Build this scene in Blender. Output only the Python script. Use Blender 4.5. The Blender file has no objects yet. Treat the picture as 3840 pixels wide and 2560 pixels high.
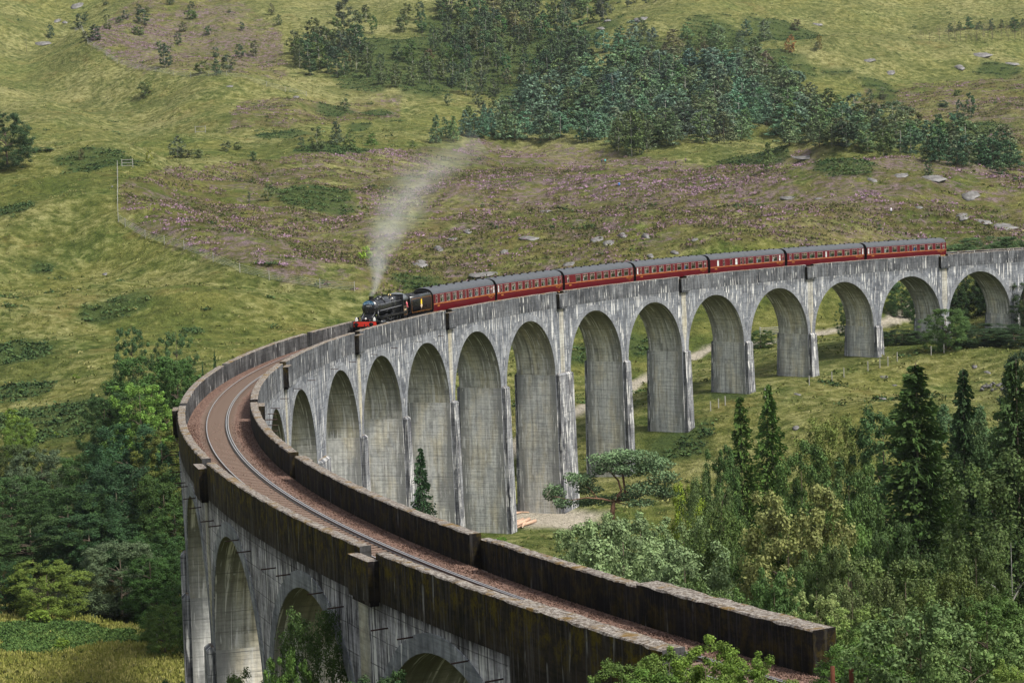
import bpy, math, random
import numpy as np
from mathutils import Matrix, Vector
R_ = math.radians
scn = bpy.context.scene
COL = scn.collection
# ------------------------------------------------------------------ camera
CAM = np.array([236.6121, 164.9617, 19.0167])
YAW, PIT, ROL, FPX = -1.681067, -0.094038, -0.038432, math.exp(9.060108)
FW = np.array([math.cos(PIT)*math.cos(YAW), math.cos(PIT)*math.sin(YAW), math.sin(PIT)])
RT = np.array([math.sin(YAW), -math.cos(YAW), 0.0])
UP = np.cross(RT, FW)
RT2 = RT*math.cos(ROL)+UP*math.sin(ROL)
UP2 = -RT*math.sin(ROL)+UP*math.cos(ROL)
cd = bpy.data.cameras.new('camera'); cam = bpy.data.objects.new('camera', cd); COL.objects.link(cam)
cd.sensor_width = 36.0; cd.lens = FPX/3840*36.0; cd.clip_start = 1.0; cd.clip_end = 8000.0
M = Matrix([[RT2[0], UP2[0], -FW[0], CAM[0]], [RT2[1], UP2[1], -FW[1], CAM[1]], [RT2[2], UP2[2], -FW[2], CAM[2]], [0, 0, 0, 1]])
cam.matrix_world = M
scn.camera = cam
# ------------------------------------------------------------------ light
SUN = Vector((-0.55, 0.42, 0.92)).normalized()          # towards the sun (bright thin cloud)
w = bpy.data.worlds.new('World'); scn.world = w; w.use_nodes = True
wn = w.node_tree.nodes; wl = w.node_tree.links
bg = wn.get('Background') or wn.new('ShaderNodeBackground')
sky = wn.new('ShaderNodeTexSky'); sky.sky_type = 'NISHITA'; sky.sun_disc = False
sky.sun_elevation = math.asin(SUN.z); sky.sun_rotation = math.atan2(SUN.x, SUN.y)
sky.air_density = 1.0; sky.dust_density = 3.0; sky.ozone_density = 0.6
hs = wn.new('ShaderNodeHueSaturation'); hs.inputs['Saturation'].default_value = 0.35; wl.new(sky.outputs[0], hs.inputs['Color'])
wl.new(hs.outputs[0], bg.inputs[0]); bg.inputs[1].default_value = 0.106
sd = bpy.data.lights.new('sun', 'SUN'); sd.energy = 2.95; sd.angle = R_(10); sd.color = (1.0, 0.96, 0.88)
so = bpy.data.objects.new('sun', sd); COL.objects.link(so)
so.rotation_euler = SUN.to_track_quat('Z', 'Y').to_euler()
scn.view_settings.view_transform = 'Standard'; scn.view_settings.look = 'None'
scn.view_settings.exposure = 0.82; scn.view_settings.gamma = 1.0
try: scn.view_settings.use_curve_mapping = False
except Exception: pass
scn.cycles.max_bounces = 6; scn.cycles.transparent_max_bounces = 12
scn.cycles.volume_bounces = 1

# ------------------------------------------------------------------ helpers
rng = np.random.default_rng(7); random.seed(7)
def ray(px, py):
    d = FW*FPX + RT2*(px-1920) - UP2*(py-1280)
    return d/math.hypot(d[0], d[1])
def at(px, py, dist):
    return CAM + ray(px, py)*dist
def to_px(P):
    d = np.asarray(P, float)-CAM; z = d@FW
    return np.stack([1920+FPX*(d@RT2)/z, 1280-FPX*(d@UP2)/z], -1)
def tag(o, label=None, cat=None, group=None, kind=None):
    if label: o['label'] = label
    if cat: o['category'] = cat
    if group: o['group'] = group
    if kind: o['kind'] = kind
    return o
def link(name, data, parent=None, loc=(0, 0, 0), rz=0.0):
    o = bpy.data.objects.new(name, data); COL.objects.link(o)
    if parent: o.parent = parent
    o.location = loc
    if rz: o.rotation_euler = (0, 0, rz)
    return o
def empty(name, loc, label, cat, group=None, rz=0.0):
    o = link(name, None, None, loc, rz); o.empty_display_size = 0.5
    return tag(o, label, cat, group)

def mesh_np(name, V, F, mats, midx=None, uv=None, smooth=False, col=None):
    """V (n,3), F (m,k) array of equal-size faces or list of faces"""
    me = bpy.data.meshes.new(name); V = np.asarray(V, np.float32)
    if isinstance(F, np.ndarray):
        m, k = F.shape; lv = F.astype(np.int32).ravel(); ls = np.arange(0, m*k, k, dtype=np.int32); lt = np.full(m, k, np.int32)
    else:
        m = len(F); lt = np.array([len(f) for f in F], np.int32); lv = np.array([i for f in F for i in f], np.int32)
        ls = np.concatenate([[0], np.cumsum(lt)[:-1]]).astype(np.int32)
    me.vertices.add(len(V)); me.vertices.foreach_set('co', V.ravel())
    me.loops.add(len(lv)); me.loops.foreach_set('vertex_index', lv)
    me.polygons.add(m); me.polygons.foreach_set('loop_start', ls)
    try: me.polygons.foreach_set('loop_total', lt)
    except Exception: pass
    if midx is not None: me.polygons.foreach_set('material_index', np.asarray(midx, np.int32))
    if smooth: me.polygons.foreach_set('use_smooth', np.ones(m, bool))
    for mt in (mats if isinstance(mats, (list, tuple)) else [mats]): me.materials.append(mt)
    if uv is not None:
        l = me.uv_layers.new(name='UVMap'); l.data.foreach_set('uv', np.asarray(uv, np.float32).ravel())
    if col is not None:
        for nm, a in col.items():
            at_ = me.attributes.new(nm, 'FLOAT', 'POINT'); at_.data.foreach_set('value', np.asarray(a, np.float32))
    me.update(calc_edges=True); me.validate()
    return me

class MB:
    def __init__(s): s.v = []; s.f = []; s.m = []; s.uv = []
    def quad(s, pts, m=0, uvs=None):
        b = len(s.v); s.v += [tuple(p) for p in pts]; s.f.append(tuple(range(b, b+len(pts)))); s.m.append(m)
        s.uv += list(uvs) if uvs else [(p[0]+p[1], p[2]) for p in pts]
    def box(s, c, d, m=0, rz=0.0, M=None):
        x, y, z = d[0]/2, d[1]/2, d[2]/2
        P = [(-x, -y, -z), (x, -y, -z), (x, y, -z), (-x, y, -z), (-x, -y, z), (x, -y, z), (x, y, z), (-x, y, z)]
        if rz: ca, sa = math.cos(rz), math.sin(rz); P = [(p[0]*ca-p[1]*sa, p[0]*sa+p[1]*ca, p[2]) for p in P]
        if M is not None: P = [tuple(M @ Vector(p)) for p in P]
        P = [(p[0]+c[0], p[1]+c[1], p[2]+c[2]) for p in P]
        for f in ((3, 2, 1, 0), (4, 5, 6, 7), (0, 1, 5, 4), (1, 2, 6, 5), (2, 3, 7, 6), (3, 0, 4, 7)): s.quad([P[i] for i in f], m)
    def tube(s, pts, rad, n=8, m=0, caps=True):
        pts = [Vector(p) for p in pts]; rad = rad if isinstance(rad, (list, tuple)) else [rad]*len(pts)
        b = len(s.v); prev = None
        for i, p in enumerate(pts):
            t = (pts[min(i+1, len(pts)-1)]-pts[max(i-1, 0)]).normalized()
            if prev is None:
                a = Vector((0, 0, 1)) if abs(t.z) < .9 else Vector((1, 0, 0)); u = t.cross(a).normalized()
            else: u = (prev-t*prev.dot(t)).normalized()
            prev = u; v = t.cross(u)
            for k in range(n):
                an = 2*math.pi*k/n; s.v.append(tuple(p+(u*math.cos(an)+v*math.sin(an))*rad[i]))
        def add(f): s.f.append(f); s.m.append(m); s.uv.extend([(s.v[i][0]+s.v[i][1], s.v[i][2]) for i in f])
        for i in range(len(pts)-1):
            for k in range(n):
                k2 = (k+1) % n; add((b+i*n+k, b+i*n+k2, b+(i+1)*n+k2, b+(i+1)*n+k))
        if caps:
            add(tuple(b+k for k in reversed(range(n)))); add(tuple(b+(len(pts)-1)*n+k for k in range(n)))
    def loft(s, rings, m=0, caps=True, closed=True):
        b = len(s.v); n = len(rings[0])
        for r in rings: s.v += [tuple(p) for p in r]
        def add(f): s.f.append(f); s.m.append(m); s.uv.extend([(s.v[i][0]+s.v[i][1], s.v[i][2]) for i in f])
        for i in range(len(rings)-1):
            for k in range(n if closed else n-1):
                k2 = (k+1) % n; add((b+i*n+k, b+i*n+k2, b+(i+1)*n+k2, b+(i+1)*n+k))
        if caps: add(tuple(b+k for k in reversed(range(n)))); add(tuple(b+(len(rings)-1)*n+k for k in range(n)))
    def mesh(s, name, mats, smooth=False): return mesh_np(name, s.v, s.f, mats, s.m, s.uv, smooth)
    def build(s, name, mats, parent=None, loc=(0, 0, 0), rz=0.0, smooth=False):
        return link(name, s.mesh(name, mats, smooth), parent, loc, rz)

# ---- noise in numpy
def _hash(ix, iy, s):
    h = (ix.astype(np.int64)*374761393+iy.astype(np.int64)*668265263+s*974634777) & 0x7fffffff
    h = ((h ^ (h >> 13))*1274126177) & 0x7fffffff
    return ((h ^ (h >> 16)) & 0xffff)/65535.0
def vnoise(x, y, s=0):
    x = np.asarray(x, float); y = np.asarray(y, float); ix = np.floor(x); iy = np.floor(y); fx = x-ix; fy = y-iy
    fx = fx*fx*(3-2*fx); fy = fy*fy*(3-2*fy)
    a = _hash(ix, iy, s); b = _hash(ix+1, iy, s); c = _hash(ix, iy+1, s); d = _hash(ix+1, iy+1, s)
    return (a*(1-fx)+b*fx)*(1-fy)+(c*(1-fx)+d*fx)*fy
def fbm(x, y, s=0, o=4):
    r = 0; a = 0.5; t = 0
    for i in range(o): r = r+a*(vnoise(x, y, s+i*17)-.5); t += a; a *= .5; x = x*2.03+5.1; y = y*2.03+1.7
    return r/t*2
def inpoly(x, y, poly):
    x = np.asarray(x, float); y = np.asarray(y, float); r = np.zeros(x.shape, bool); n = len(poly)
    for i in range(n):
        x1, y1 = poly[i]; x2, y2 = poly[(i+1) % n]
        c = ((y1 > y) != (y2 > y)) & (x < (x2-x1)*(y-y1)/((y2-y1) if y2 != y1 else 1e-9)+x1)
        r ^= c
    return r

# ------------------------------------------------------------------ viaduct line
RAD, PITCH, KING, GR = 239.8156, 17.0717, 2.7844, 0.0201
WO, WOI, WII, WIO = 2.66, 2.16, 2.36, 2.90
RAILH = 1.21
def s_pier(i): return PITCH*(i-16)+KING*((i > 8)*1.0+(i > 13)*1.0+.5*(i == 8)+.5*(i == 13)-2)
def s_arch(i): return PITCH*(i+.5-16)+KING*((i >= 8)*1.0+(i >= 13)*1.0-2)
def P(s, o=0.0, z=0.0):
    t = s/RAD; return np.array([(RAD+o)*math.cos(t), (RAD+o)*math.sin(t), GR*s+z])
def PV(s, o, z):
    t = np.asarray(s)/RAD; return np.stack([(RAD+o)*np.cos(t), (RAD+o)*np.sin(t), GR*np.asarray(s)+z], -1)

W1 = ['', 'first', 'second', 'third', 'fourth', 'fifth', 'sixth', 'seventh', 'eighth', 'ninth', 'tenth', 'eleventh', 'twelfth', 'thirteenth', 'fourteenth', 'fifteenth', 'sixteenth', 'seventeenth', 'eighteenth', 'nineteenth']
def ordw(n_):
    if n_ < 20: return W1[n_]
    t = ['', '', 'twenty', 'thirty', 'forty', 'fifty', 'sixty'][n_//10]
    return t+'-'+W1[n_ % 10] if n_ % 10 else {20: 'twentieth', 30: 'thirtieth', 40: 'fortieth', 50: 'fiftieth', 60: 'sixtieth'}[n_]
# ------------------------------------------------------------------ terrain
CTRL = [  # px, py, distance
 (0,2520,214),(300,2520,212),(600,2520,214),(0,2360,238),(300,2370,236),(620,2380,234),(100,2240,262),(400,2240,262),(700,2300,250),
 (0,2060,282),(350,2050,285),(600,2000,292),(0,1800,312),(350,1750,318),(0,1560,345),(350,1500,352),(700,1450,352),(100,1300,398),(450,1330,385),(700,1250,402),
 (1000,1130,430),(1250,1150,428),(100,1000,470),(600,1000,472),(1000,1080,448),(1250,1100,440),(100,800,535),(430,740,565),(100,665,600),(430,640,610),(700,760,560),
 (100,600,770),(430,560,760),(100,400,900),(430,400,880),(800,400,860),(100,200,1000),(430,200,985),(800,200,985),(0,0,1110),(500,0,1100),(900,0,1090),
 (800,880,510),(1100,900,505),(1100,700,600),(800,600,660),(1400,1000,468),(1500,800,550),(1500,640,650),(1400,500,760),(1400,350,880),(1400,200,970),(1400,0,1080),
 (1900,960,470),(2000,800,545),(2000,650,660),(2200,600,740),(2200,545,770),(2200,470,850),(2000,400,900),(2000,200,985),(2000,0,1080),
 (2500,950,450),(2500,800,520),(2550,680,620),(2700,600,690),(2800,560,720),(2700,450,810),(2700,300,900),(2700,150,980),(2700,0,1060),
 (3000,880,450),(3000,750,520),(3345,795,495),(3100,650,590),(3000,570,680),(3200,580,650),(3700,850,480),(3700,700,540),(3500,640,580),(3800,640,600),(3300,500,760),(3700,500,720),(3300,400,850),(3800,400,840),(3300,200,980),(3800,200,980),(3300,0,1100),(3800,0,1110),
 (2600,1320,405),(2200,1500,368),(2900,1260,425),(3400,1170,440),(2300,1150,430),(2600,1150,435),(3100,1150,440),(3750,1100,430),
 (3400,1400,352),(3100,1560,322),(3750,1300,372),(2600,1700,310),(2080,1950,298),(2300,1850,300),
]
PTS = [at(*c) for c in CTRL]
for i, zz in {1: -23, 2: -19.5+4.9, 3: -20.1+4.6, 4: -21.8+4.2, 5: -21.9+3.9, 6: -25.5+3.5, 7: -30.2+3.2, 8: -31.0+2.8, 9: -30.6+2.5, 10: -29.5, 11: -30, 12: -30.5, 13: -30.5, 14: -31, 15: -31.5, 16: -30, 17: -28, 18: -25, 19: -20, 20: -14, 21: -6}.items():
    if i == 1: zz = -14
    p = P(s_pier(i)); PTS.append(np.array([p[0], p[1], p[2]+zz]))
    for oo in (-14, 14) if i < 18 else (-9, 9): q = P(s_pier(i), oo); PTS.append(np.array([q[0], q[1], p[2]+zz-(.6 if i < 18 else 2.5)]))
for s, oo, zz in [(-310, 0, -2.0), (-340, 0, -1.2), (-340, 14, 0), (-340, -14, -6), (98, 0, -1.9), (110, 0, -1.5), (125, 0, -1.45), (98, -6, -2.5), (98, 6, -2.5), (110, 7, -1.5), (125, -8, 2), (110, -9, -2.2), (125, 10, 3), (98, 20, -7), (98, -20, -9), (85, 24, -13), (85, -24, -14),
    (115, 32, 5), (135, 25, 11), (150, 10, 13), (115, -30, -6), (135, -25, 4), (150, -10, 10), (80, -50, -19), (60, -50, -24), (30, -55, -28), (0, -60, -31), (60, 50, -24), (30, 50, -27), (0, 45, -29), (100, 55, -7), (100, -60, -14), (-60, -60, -31), (-120, -60, -29)]:
    q = P(s, oo); PTS.append(np.array([q[0], q[1], GR*s+zz]))
for u, v, zz in [(0, 0, 16.5), (-40, 0, 22), (0, -60, 14), (0, 60, 10), (-40, 80, 20), (-40, -90, 22), (1250, 0, 95), (1250, -300, 105), (1250, 300, 95), (1600, 0, 175), (1600, -400, 190), (1600, 400, 175), (2400, 0, 330), (2400, -500, 340), (2400, 500, 330),
    (900, -450, 45), (900, 420, 40), (500, -420, 10), (500, 380, 8), (250, -260, -20), (250, 240, -15), (120, -150, -5), (120, 160, -4), (1150, -450, 90), (1150, 450, 85)]:
    q = CAM+np.array([math.cos(YAW), math.sin(YAW), 0])*u+RT*v; PTS.append(np.array([q[0], q[1], zz]))
PTS = np.array(PTS)
def _kern(d): return np.sqrt(d*d+18.0**2)
_D = _kern(np.hypot(PTS[:, None, 0]-PTS[None, :, 0], PTS[:, None, 1]-PTS[None, :, 1]))
_n = len(PTS); _A = np.zeros((_n+3, _n+3)); _A[:_n, :_n] = _D-np.eye(_n)*3.0
_Q = np.stack([np.ones(_n), PTS[:, 0]/1000, PTS[:, 1]/1000], 1); _A[:_n, _n:] = _Q; _A[_n:, :_n] = _Q.T
_W = np.linalg.solve(_A, np.concatenate([PTS[:, 2], [0, 0, 0]]))
def Hbase(x, y):
    x = np.atleast_1d(np.asarray(x, float)); y = np.atleast_1d(np.asarray(y, float)); sh = x.shape; x = x.ravel(); y = y.ravel(); r = np.empty(len(x))
    for a in range(0, len(x), 20000):
        xx = x[a:a+20000]; yy = y[a:a+20000]
        d = _kern(np.hypot(xx[:, None]-PTS[None, :, 0], yy[:, None]-PTS[None, :, 1]))
        r[a:a+20000] = d@_W[:_n]+_W[_n]+_W[_n+1]*xx/1000+_W[_n+2]*yy/1000
    return r.reshape(sh)
def seg_d(x, y, L):
    r = np.full(np.shape(x), 1e9)
    for (x1, y1), (x2, y2) in zip(L[:-1], L[1:]):
        dx, dy = x2-x1, y2-y1; t = np.clip(((x-x1)*dx+(y-y1)*dy)/(dx*dx+dy*dy+1e-9), 0, 1)
        r = np.minimum(r, np.hypot(x-x1-t*dx, y-y1-t*dy))
    return r
RIVER = None; PATHL = None; RIDGES = []
def H(x, y):
    x = np.atleast_1d(np.asarray(x, float)); y = np.atleast_1d(np.asarray(y, float))
    h = Hbase(x, y)
    d = np.hypot(x-CAM[0], y-CAM[1])
    rr = np.hypot(x, y); th = np.arctan2(y, x); sv = th*RAD; off = np.abs(rr-RAD)
    near_v = np.clip((off-6)/14, 0, 1)
    far = np.clip((d-150)/350, 0, 1)
    n = fbm(x/95, y/95, 3, 3)*7.0*far+fbm(x/34, y/34, 11, 3)*(0.8+3.0*far)+fbm(x/11, y/11, 21, 3)*(.45+.8*far)+fbm(x/3.6, y/3.6, 31, 3)*(.12+.2*far)
    h = h+n*(.15+.85*near_v)
    for L_, A_, W_ in RIDGES: h = h+A_*np.exp(-(seg_d(x, y, L_)/W_)**2)*near_v
    if RIVER is not None:
        q = seg_d(x, y, RIVER); h = h-1.9*np.clip(1-(q-2.5)/3.5, 0, 1)**1.0*(q < 6)
    if PATHL is not None:
        q = seg_d(x, y, PATHL); k = np.clip(1-(q-1.6)/3.0, 0, 1); h = h-.12*k
    # keep the earth under the deck
    m = (off < 7) & (sv > -300) & (sv < 135); cap = GR*sv-1.75-np.clip(1-(off/7), 0, 1)*.2
    h = np.where(m, np.minimum(h, cap), h)
    return h
def hit(px, py, dmin=60.0, dmax=2200.0):
    """first terrain point along the sight line of a photograph pixel"""
    D = np.concatenate([np.arange(dmin, 300, 2.0), np.arange(300, dmax, 3.5)]); r = ray(px, py)
    X = CAM[0]+r[0]*D; Y = CAM[1]+r[1]*D; Z = CAM[2]+r[2]*D; h = H(X, Y); below = np.where(Z < h)[0]
    if len(below) == 0: return None
    i = below[0]
    if i == 0: return np.array([X[0], Y[0], h[0]])
    a, b = Z[i-1]-h[i-1], h[i]-Z[i]; t = a/(a+b+1e-9); x = X[i-1]+(X[i]-X[i-1])*t; y = Y[i-1]+(Y[i]-Y[i-1])*t
    return np.array([x, y, float(H(x, y)[0])])
def hits(L, dmin=230.0): return [hit(a, b, dmin) for a, b in L]
def xy(L): return [(p[0], p[1]) for p in L]
_RG = [([(270,95),(400,205),(480,255),(700,285),(860,330),(980,380)], 7, 26), ([(-100,150),(150,235),(400,335),(600,420),(820,470)], 7, 30), ([(-200,330),(200,420),(500,520),(700,560)], 5, 26), ([(-200,655),(250,640),(430,662)], 4, 22), ([(430,662),(442,820),(560,910),(800,1000),(1100,1075),(1290,1092)], 4.5, 15),
 ([(-100,930),(300,860),(600,930),(900,1060)], 3, 16), ([(232,-20),(245,90),(170,170),(110,260),(230,330),(420,400),(560,480),(700,520)], -10, 20), ([(100,1180),(450,1120),(700,1140)], 2.5, 12), ([(2950,600),(3050,570),(3120,585)], 4, 12), ([(3000,830),(3345,800),(3500,830)], 2.5, 10), ([(1150,560),(1500,540),(2000,545),(2300,575)], 3.5, 18), ([(2300,160),(2700,60),(3100,20)], 8, 40), ([(2900,260),(3300,200),(3840,180)], 6, 30)]
_RW = []
for L_, A_, W_ in _RG:
    q_ = [hit(a, b, 330) for a, b in L_]; q_ = [(p[0], p[1]) for p in q_ if p is not None]; _RW.append((q_, A_, W_))
RIDGES = [r_ for r_ in _RW if len(r_[0]) > 1]
RIV_PX = [(-500, 2170), (-100, 2195), (150, 2225), (330, 2262), (520, 2300), (700, 2330)]
_r = xy(hits(RIV_PX, 235)); _q = P(s_arch(13)); RIVER = _r+[(_q[0], _q[1]), tuple(P(s_arch(13), -40)[:2]), tuple(P(s_pier(14), -110)[:2])]
PATHL = xy(hits([(1900, 1700), (2170, 1540), (2370, 1440), (2560, 1352), (2640, 1312), (2800, 1283), (3060, 1252), (3130, 1238), (3330, 1205), (3420, 1165), (3500, 1140)], 330))
HEA = [[(450, 700), (470, 830), (700, 940), (1050, 1050), (1330, 1085), (1400, 1100), (1400, 1120), (3840, 960), (3840, 560), (3500, 600), (3000, 560), (2900, 590), (2400, 590), (2100, 545), (1800, 520), (1500, 560), (1200, 570), (800, 610), (600, 640)],
 [(330, 160), (420, 60), (520, 0), (900, 0), (1050, 120), (1080, 250), (1050, 300), (800, 270), (560, 270), (480, 250), (380, 180)],
 [(3250, 330), (3840, 280), (3840, 560), (3600, 480), (3400, 420), (3200, 380)],
 [(900, 380), (1500, 350), (1500, 440), (1100, 480), (850, 500)]]
HEAW = [xy([h for h in [hit(a, b, 380) for a, b in L] if h is not None]) for L in HEA]
BRK = [(1900,170,420,90),(2450,400,520,110),(1500,300,260,50),(2750,250,300,70),  # bracken and fern patches: px, py, radius px (x,y)
 (60,1330,150,85),(210,1560,260,70),(420,1160,130,40),(720,1240,45,18),(160,1005,50,14),(60,780,70,35),(1420,432,85,32),(1060,505,90,30),(1250,410,90,22),(1350,478,60,16),(1250,560,130,22),(1180,725,160,40),(1570,1060,110,30),
 (880,675,60,20),(350,620,150,30),(2150,170,140,80),(1750,130,240,80),(1500,220,180,70),(2450,200,160,80),(2700,150,180,70),(2950,150,160,80),(2500,300,200,60),(1900,330,130,50),(3300,320,70,22),(3130,270,60,22),(3750,265,90,30),(3300,370,90,18),(2800,620,170,30),
 (2180,1330,70,60),(2390,1295,60,30),(2400,1470,50,30),(2730,1480,80,25),(2560,1660,150,70),(3150,600,120,15),(3700,470,160,35),(250,2380,330,55),(550,2350,150,60),(100,1460,100,30)]
BRKW = []
for a, b, rx, ry in BRK:
    c = hit(a, b, 205); l = hit(a-rx, b, 205); u1 = hit(a, b-ry, 205); u2 = hit(a, b+ry, 205)
    if c is None or l is None: continue
    d = max(4.0, (math.hypot(*(u1-c)[:2])+math.hypot(*(u2-c)[:2]))/2) if u1 is not None and u2 is not None else 10
    rl_ = min(max(2.0, abs((l-c)[:2]@RT[:2])), rx*math.hypot(*(c-CAM)[:2])/FPX*1.15); BRKW.append((c[0], c[1], rl_, min(d, 60, rl_*1.6)))
FWH = np.array([math.cos(YAW), math.sin(YAW)]); RTH = RT[:2]
def brk_mask(x, y):
    m = np.zeros(np.shape(x))
    wob = fbm(np.asarray(x)/9, np.asarray(y)/9, 61, 3)*.45
    for cx, cy, rl, rd in BRKW:
        dx = x-cx; dy = y-cy; a = (dx*RTH[0]+dy*RTH[1])/rl; b = (dx*FWH[0]+dy*FWH[1])/rd
        m = np.maximum(m, np.clip((1.05-np.sqrt(a*a+b*b)+wob)*4, 0, 1))
    return m
def hea_mask(x, y):
    m = np.zeros(np.shape(x))
    for L in HEAW: m = np.maximum(m, inpoly(x, y, L)*1.0)
    return m
# ------------------------------------------------------------------ materials
class N:
    def __init__(s, name, rough=0.9, spec=0.2):
        s.m = bpy.data.materials.new(name); s.m.use_nodes = True; s.t = s.m.node_tree; s.n = s.t.nodes; s.l = s.t.links
        s.b = s.n.get('Principled BSDF'); s.b.inputs['Roughness'].default_value = rough
        s.b.inputs['Specular IOR Level'].default_value = spec; s.out = s.n.get('Material Output')
    def set(s, sock, v):
        if hasattr(v, 'links') or isinstance(v, bpy.types.NodeSocket): s.l.new(v, sock)
        else: sock.default_value = v
    def coord(s, kind='Object'):
        return s.n.new('ShaderNodeTexCoord').outputs[kind]
    def geo(s, k): return s.n.new('ShaderNodeNewGeometry').outputs[k]
    def attr(s, nm):
        a = s.n.new('ShaderNodeAttribute'); a.attribute_name = nm; return a.outputs['Fac']
    def objcol(s): return s.n.new('ShaderNodeObjectInfo').outputs['Color']
    def objrnd(s): return s.n.new('ShaderNodeObjectInfo').outputs['Random']
    def map(s, v, sc=(1, 1, 1), loc=(0, 0, 0)):
        a = s.n.new('ShaderNodeMapping'); s.l.new(v, a.inputs[0]); a.inputs['Scale'].default_value = sc
        if isinstance(loc, tuple): a.inputs['Location'].default_value = loc
        else: s.l.new(loc, a.inputs['Location'])
        return a.outputs[0]
    def noise(s, v, sc, det=4, rough=.55, dist=0.0):
        a = s.n.new('ShaderNodeTexNoise'); s.l.new(v, a.inputs['Vector']); a.inputs['Scale'].default_value = sc; a.inputs['Detail'].default_value = det
        a.inputs['Roughness'].default_value = rough; a.inputs['Distortion'].default_value = dist; return a.outputs['Fac']
    def vor(s, v, sc, out='Distance'):
        a = s.n.new('ShaderNodeTexVoronoi'); s.l.new(v, a.inputs['Vector']); a.inputs['Scale'].default_value = sc; return a.outputs[out]
    def ramp(s, f, st):
        a = s.n.new('ShaderNodeValToRGB'); s.l.new(f, a.inputs[0]); e = a.color_ramp.elements
        while len(e) < len(st): e.new(.5)
        for i, (p, c) in enumerate(st):
            e[i].position = p; e[i].color = (*c, 1) if isinstance(c, tuple) else (c, c, c, 1)
        return a.outputs[0]
    def mix(s, f, a, b, mode='MIX'):
        x = s.n.new('ShaderNodeMix'); x.data_type = 'RGBA'; x.blend_type = mode; x.clamp_factor = True
        s.set(x.inputs[0], f)
        for so_, v in ((x.inputs[6], a), (x.inputs[7], b)): s.set(so_, (*v, 1) if isinstance(v, tuple) and len(v) == 3 else v)
        return x.outputs[2]
    def ma(s, op, a, b=0.0, c=None):
        x = s.n.new('ShaderNodeMath'); x.operation = op; s.set(x.inputs[0], a); s.set(x.inputs[1], b)
        if c is not None: s.set(x.inputs[2], c)
        return x.outputs[0]
    def sep(s, v):
        x = s.n.new('ShaderNodeSeparateXYZ'); s.l.new(v, x.inputs[0]); return x.outputs
    def comb(s, x=0.0, y=0.0, z=0.0):
        a = s.n.new('ShaderNodeCombineXYZ'); s.set(a.inputs[0], x); s.set(a.inputs[1], y); s.set(a.inputs[2], z); return a.outputs[0]
    def bump(s, h, st=.5, d=.1):
        a = s.n.new('ShaderNodeBump'); a.inputs['Strength'].default_value = st; a.inputs['Distance'].default_value = d
        s.l.new(h, a.inputs['Height']); s.l.new(a.outputs[0], s.b.inputs['Normal']); return a
    def col(s, v): s.set(s.b.inputs['Base Color'], (*v, 1) if isinstance(v, tuple) and len(v) == 3 else v); return s.m
def plain(name, c, rough=.6, spec=.3, metal=0.0, var=.0):
    n = N(name, rough, spec); n.b.inputs['Metallic'].default_value = metal
    if var:
        f = n.noise(n.coord(), 3.0, 5, .6); c = n.mix(f, tuple(x*(1-var) for x in c), tuple(min(1, x*(1+var)) for x in c))
    return n.col(c)

# ground
n = N('grass_and_moor', .95, .05)
pos = n.geo('Position')
a1 = n.noise(n.map(pos, (1, 1, 1)), .018, 5, .6); a2 = n.noise(pos, .075, 5, .6); a3 = n.noise(pos, .45, 6, .7); a4 = n.noise(n.map(pos, (1, 1, 1.0)), 1.7, 4, .65)
green = n.mix(n.ramp(a3, [(.36, 0.), (.64, 1.)]), (.040, .060, .014), (.118, .152, .034))
olive = n.mix(n.ramp(a3, [(.36, 0.), (.64, 1.)]), (.078, .088, .021), (.200, .200, .056))
straw = n.mix(n.ramp(a3, [(.36, 0.), (.64, 1.)]), (.152, .142, .052), (.325, .308, .140))
c = n.mix(n.ramp(a2, [(.38, 0.), (.60, 1.)]), green, olive)
c = n.mix(n.ramp(n.ma('ADD', n.ma('MULTIPLY', a1, .55), n.ma('MULTIPLY', a3, .45)), [(.47, 0.), (.60, .75)]), c, straw)
c = n.mix(n.ramp(n.noise(n.map(pos, (1, 1, 1), (40., 3., 0.)), .034, 6, .68), [(.50, 0.), (.58, .72)]), c, n.mix(n.ramp(a3, [(.3, 0.), (.7, 1.)]), (.034, .050, .012), (.098, .120, .028)))
c = n.mix(n.ramp(n.noise(n.map(pos, (1, 1, 1), (4., 63., 0.)), .052, 5, .7), [(.58, 0.), (.66, .5)]), c, n.mix(n.ramp(a3, [(.3, 0.), (.7, 1.)]), (.115, .085, .024), (.240, .200, .070)))
dry = n.attr('dry'); c = n.mix(n.ma('MULTIPLY', dry, n.ramp(a3, [(.35, .25), (.65, 1.)])), c, straw)
hm = n.attr('heather')
hb = n.noise(pos, .16, 6, .72); hc = n.noise(n.map(pos, (1, 1, 1), (31., 7., 0.)), .5, 5, .75)
brown = n.mix(n.ramp(hc, [(.35, 0.), (.65, 1.)]), (.060, .048, .022), (.175, .130, .062))
purple = n.mix(n.ramp(hc, [(.4, 0.), (.62, 1.)]), (.085, .060, .050), (.215, .155, .170))
hz = n.ma('MULTIPLY', hm, n.ramp(hb, [(.42, 0.), (.56, 1.)]))
c = n.mix(n.ma('MULTIPLY', hz, .55), c, brown)
hb2 = n.ma('ADD', n.noise(n.map(pos, (1, 1, 1), (9., 77., 0.)), .11, 6, .75), n.ma('MULTIPLY', n.attr('drift'), .09))
c = n.mix(n.ma('MULTIPLY', n.ma('MULTIPLY', hm, n.ramp(hb2, [(.50, 0.), (.60, .85)])), n.ramp(hc, [(.42, 0.), (.55, 1.)])), c, purple)
bm = n.attr('bracken')
c = n.mix(n.ma('MULTIPLY', bm, n.ramp(a3, [(.3, .5), (.6, .95)])), c, n.mix(n.ramp(a4, [(.35, 0.), (.65, 1.)]), (.026, .046, .016), (.072, .105, .032)))
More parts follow.
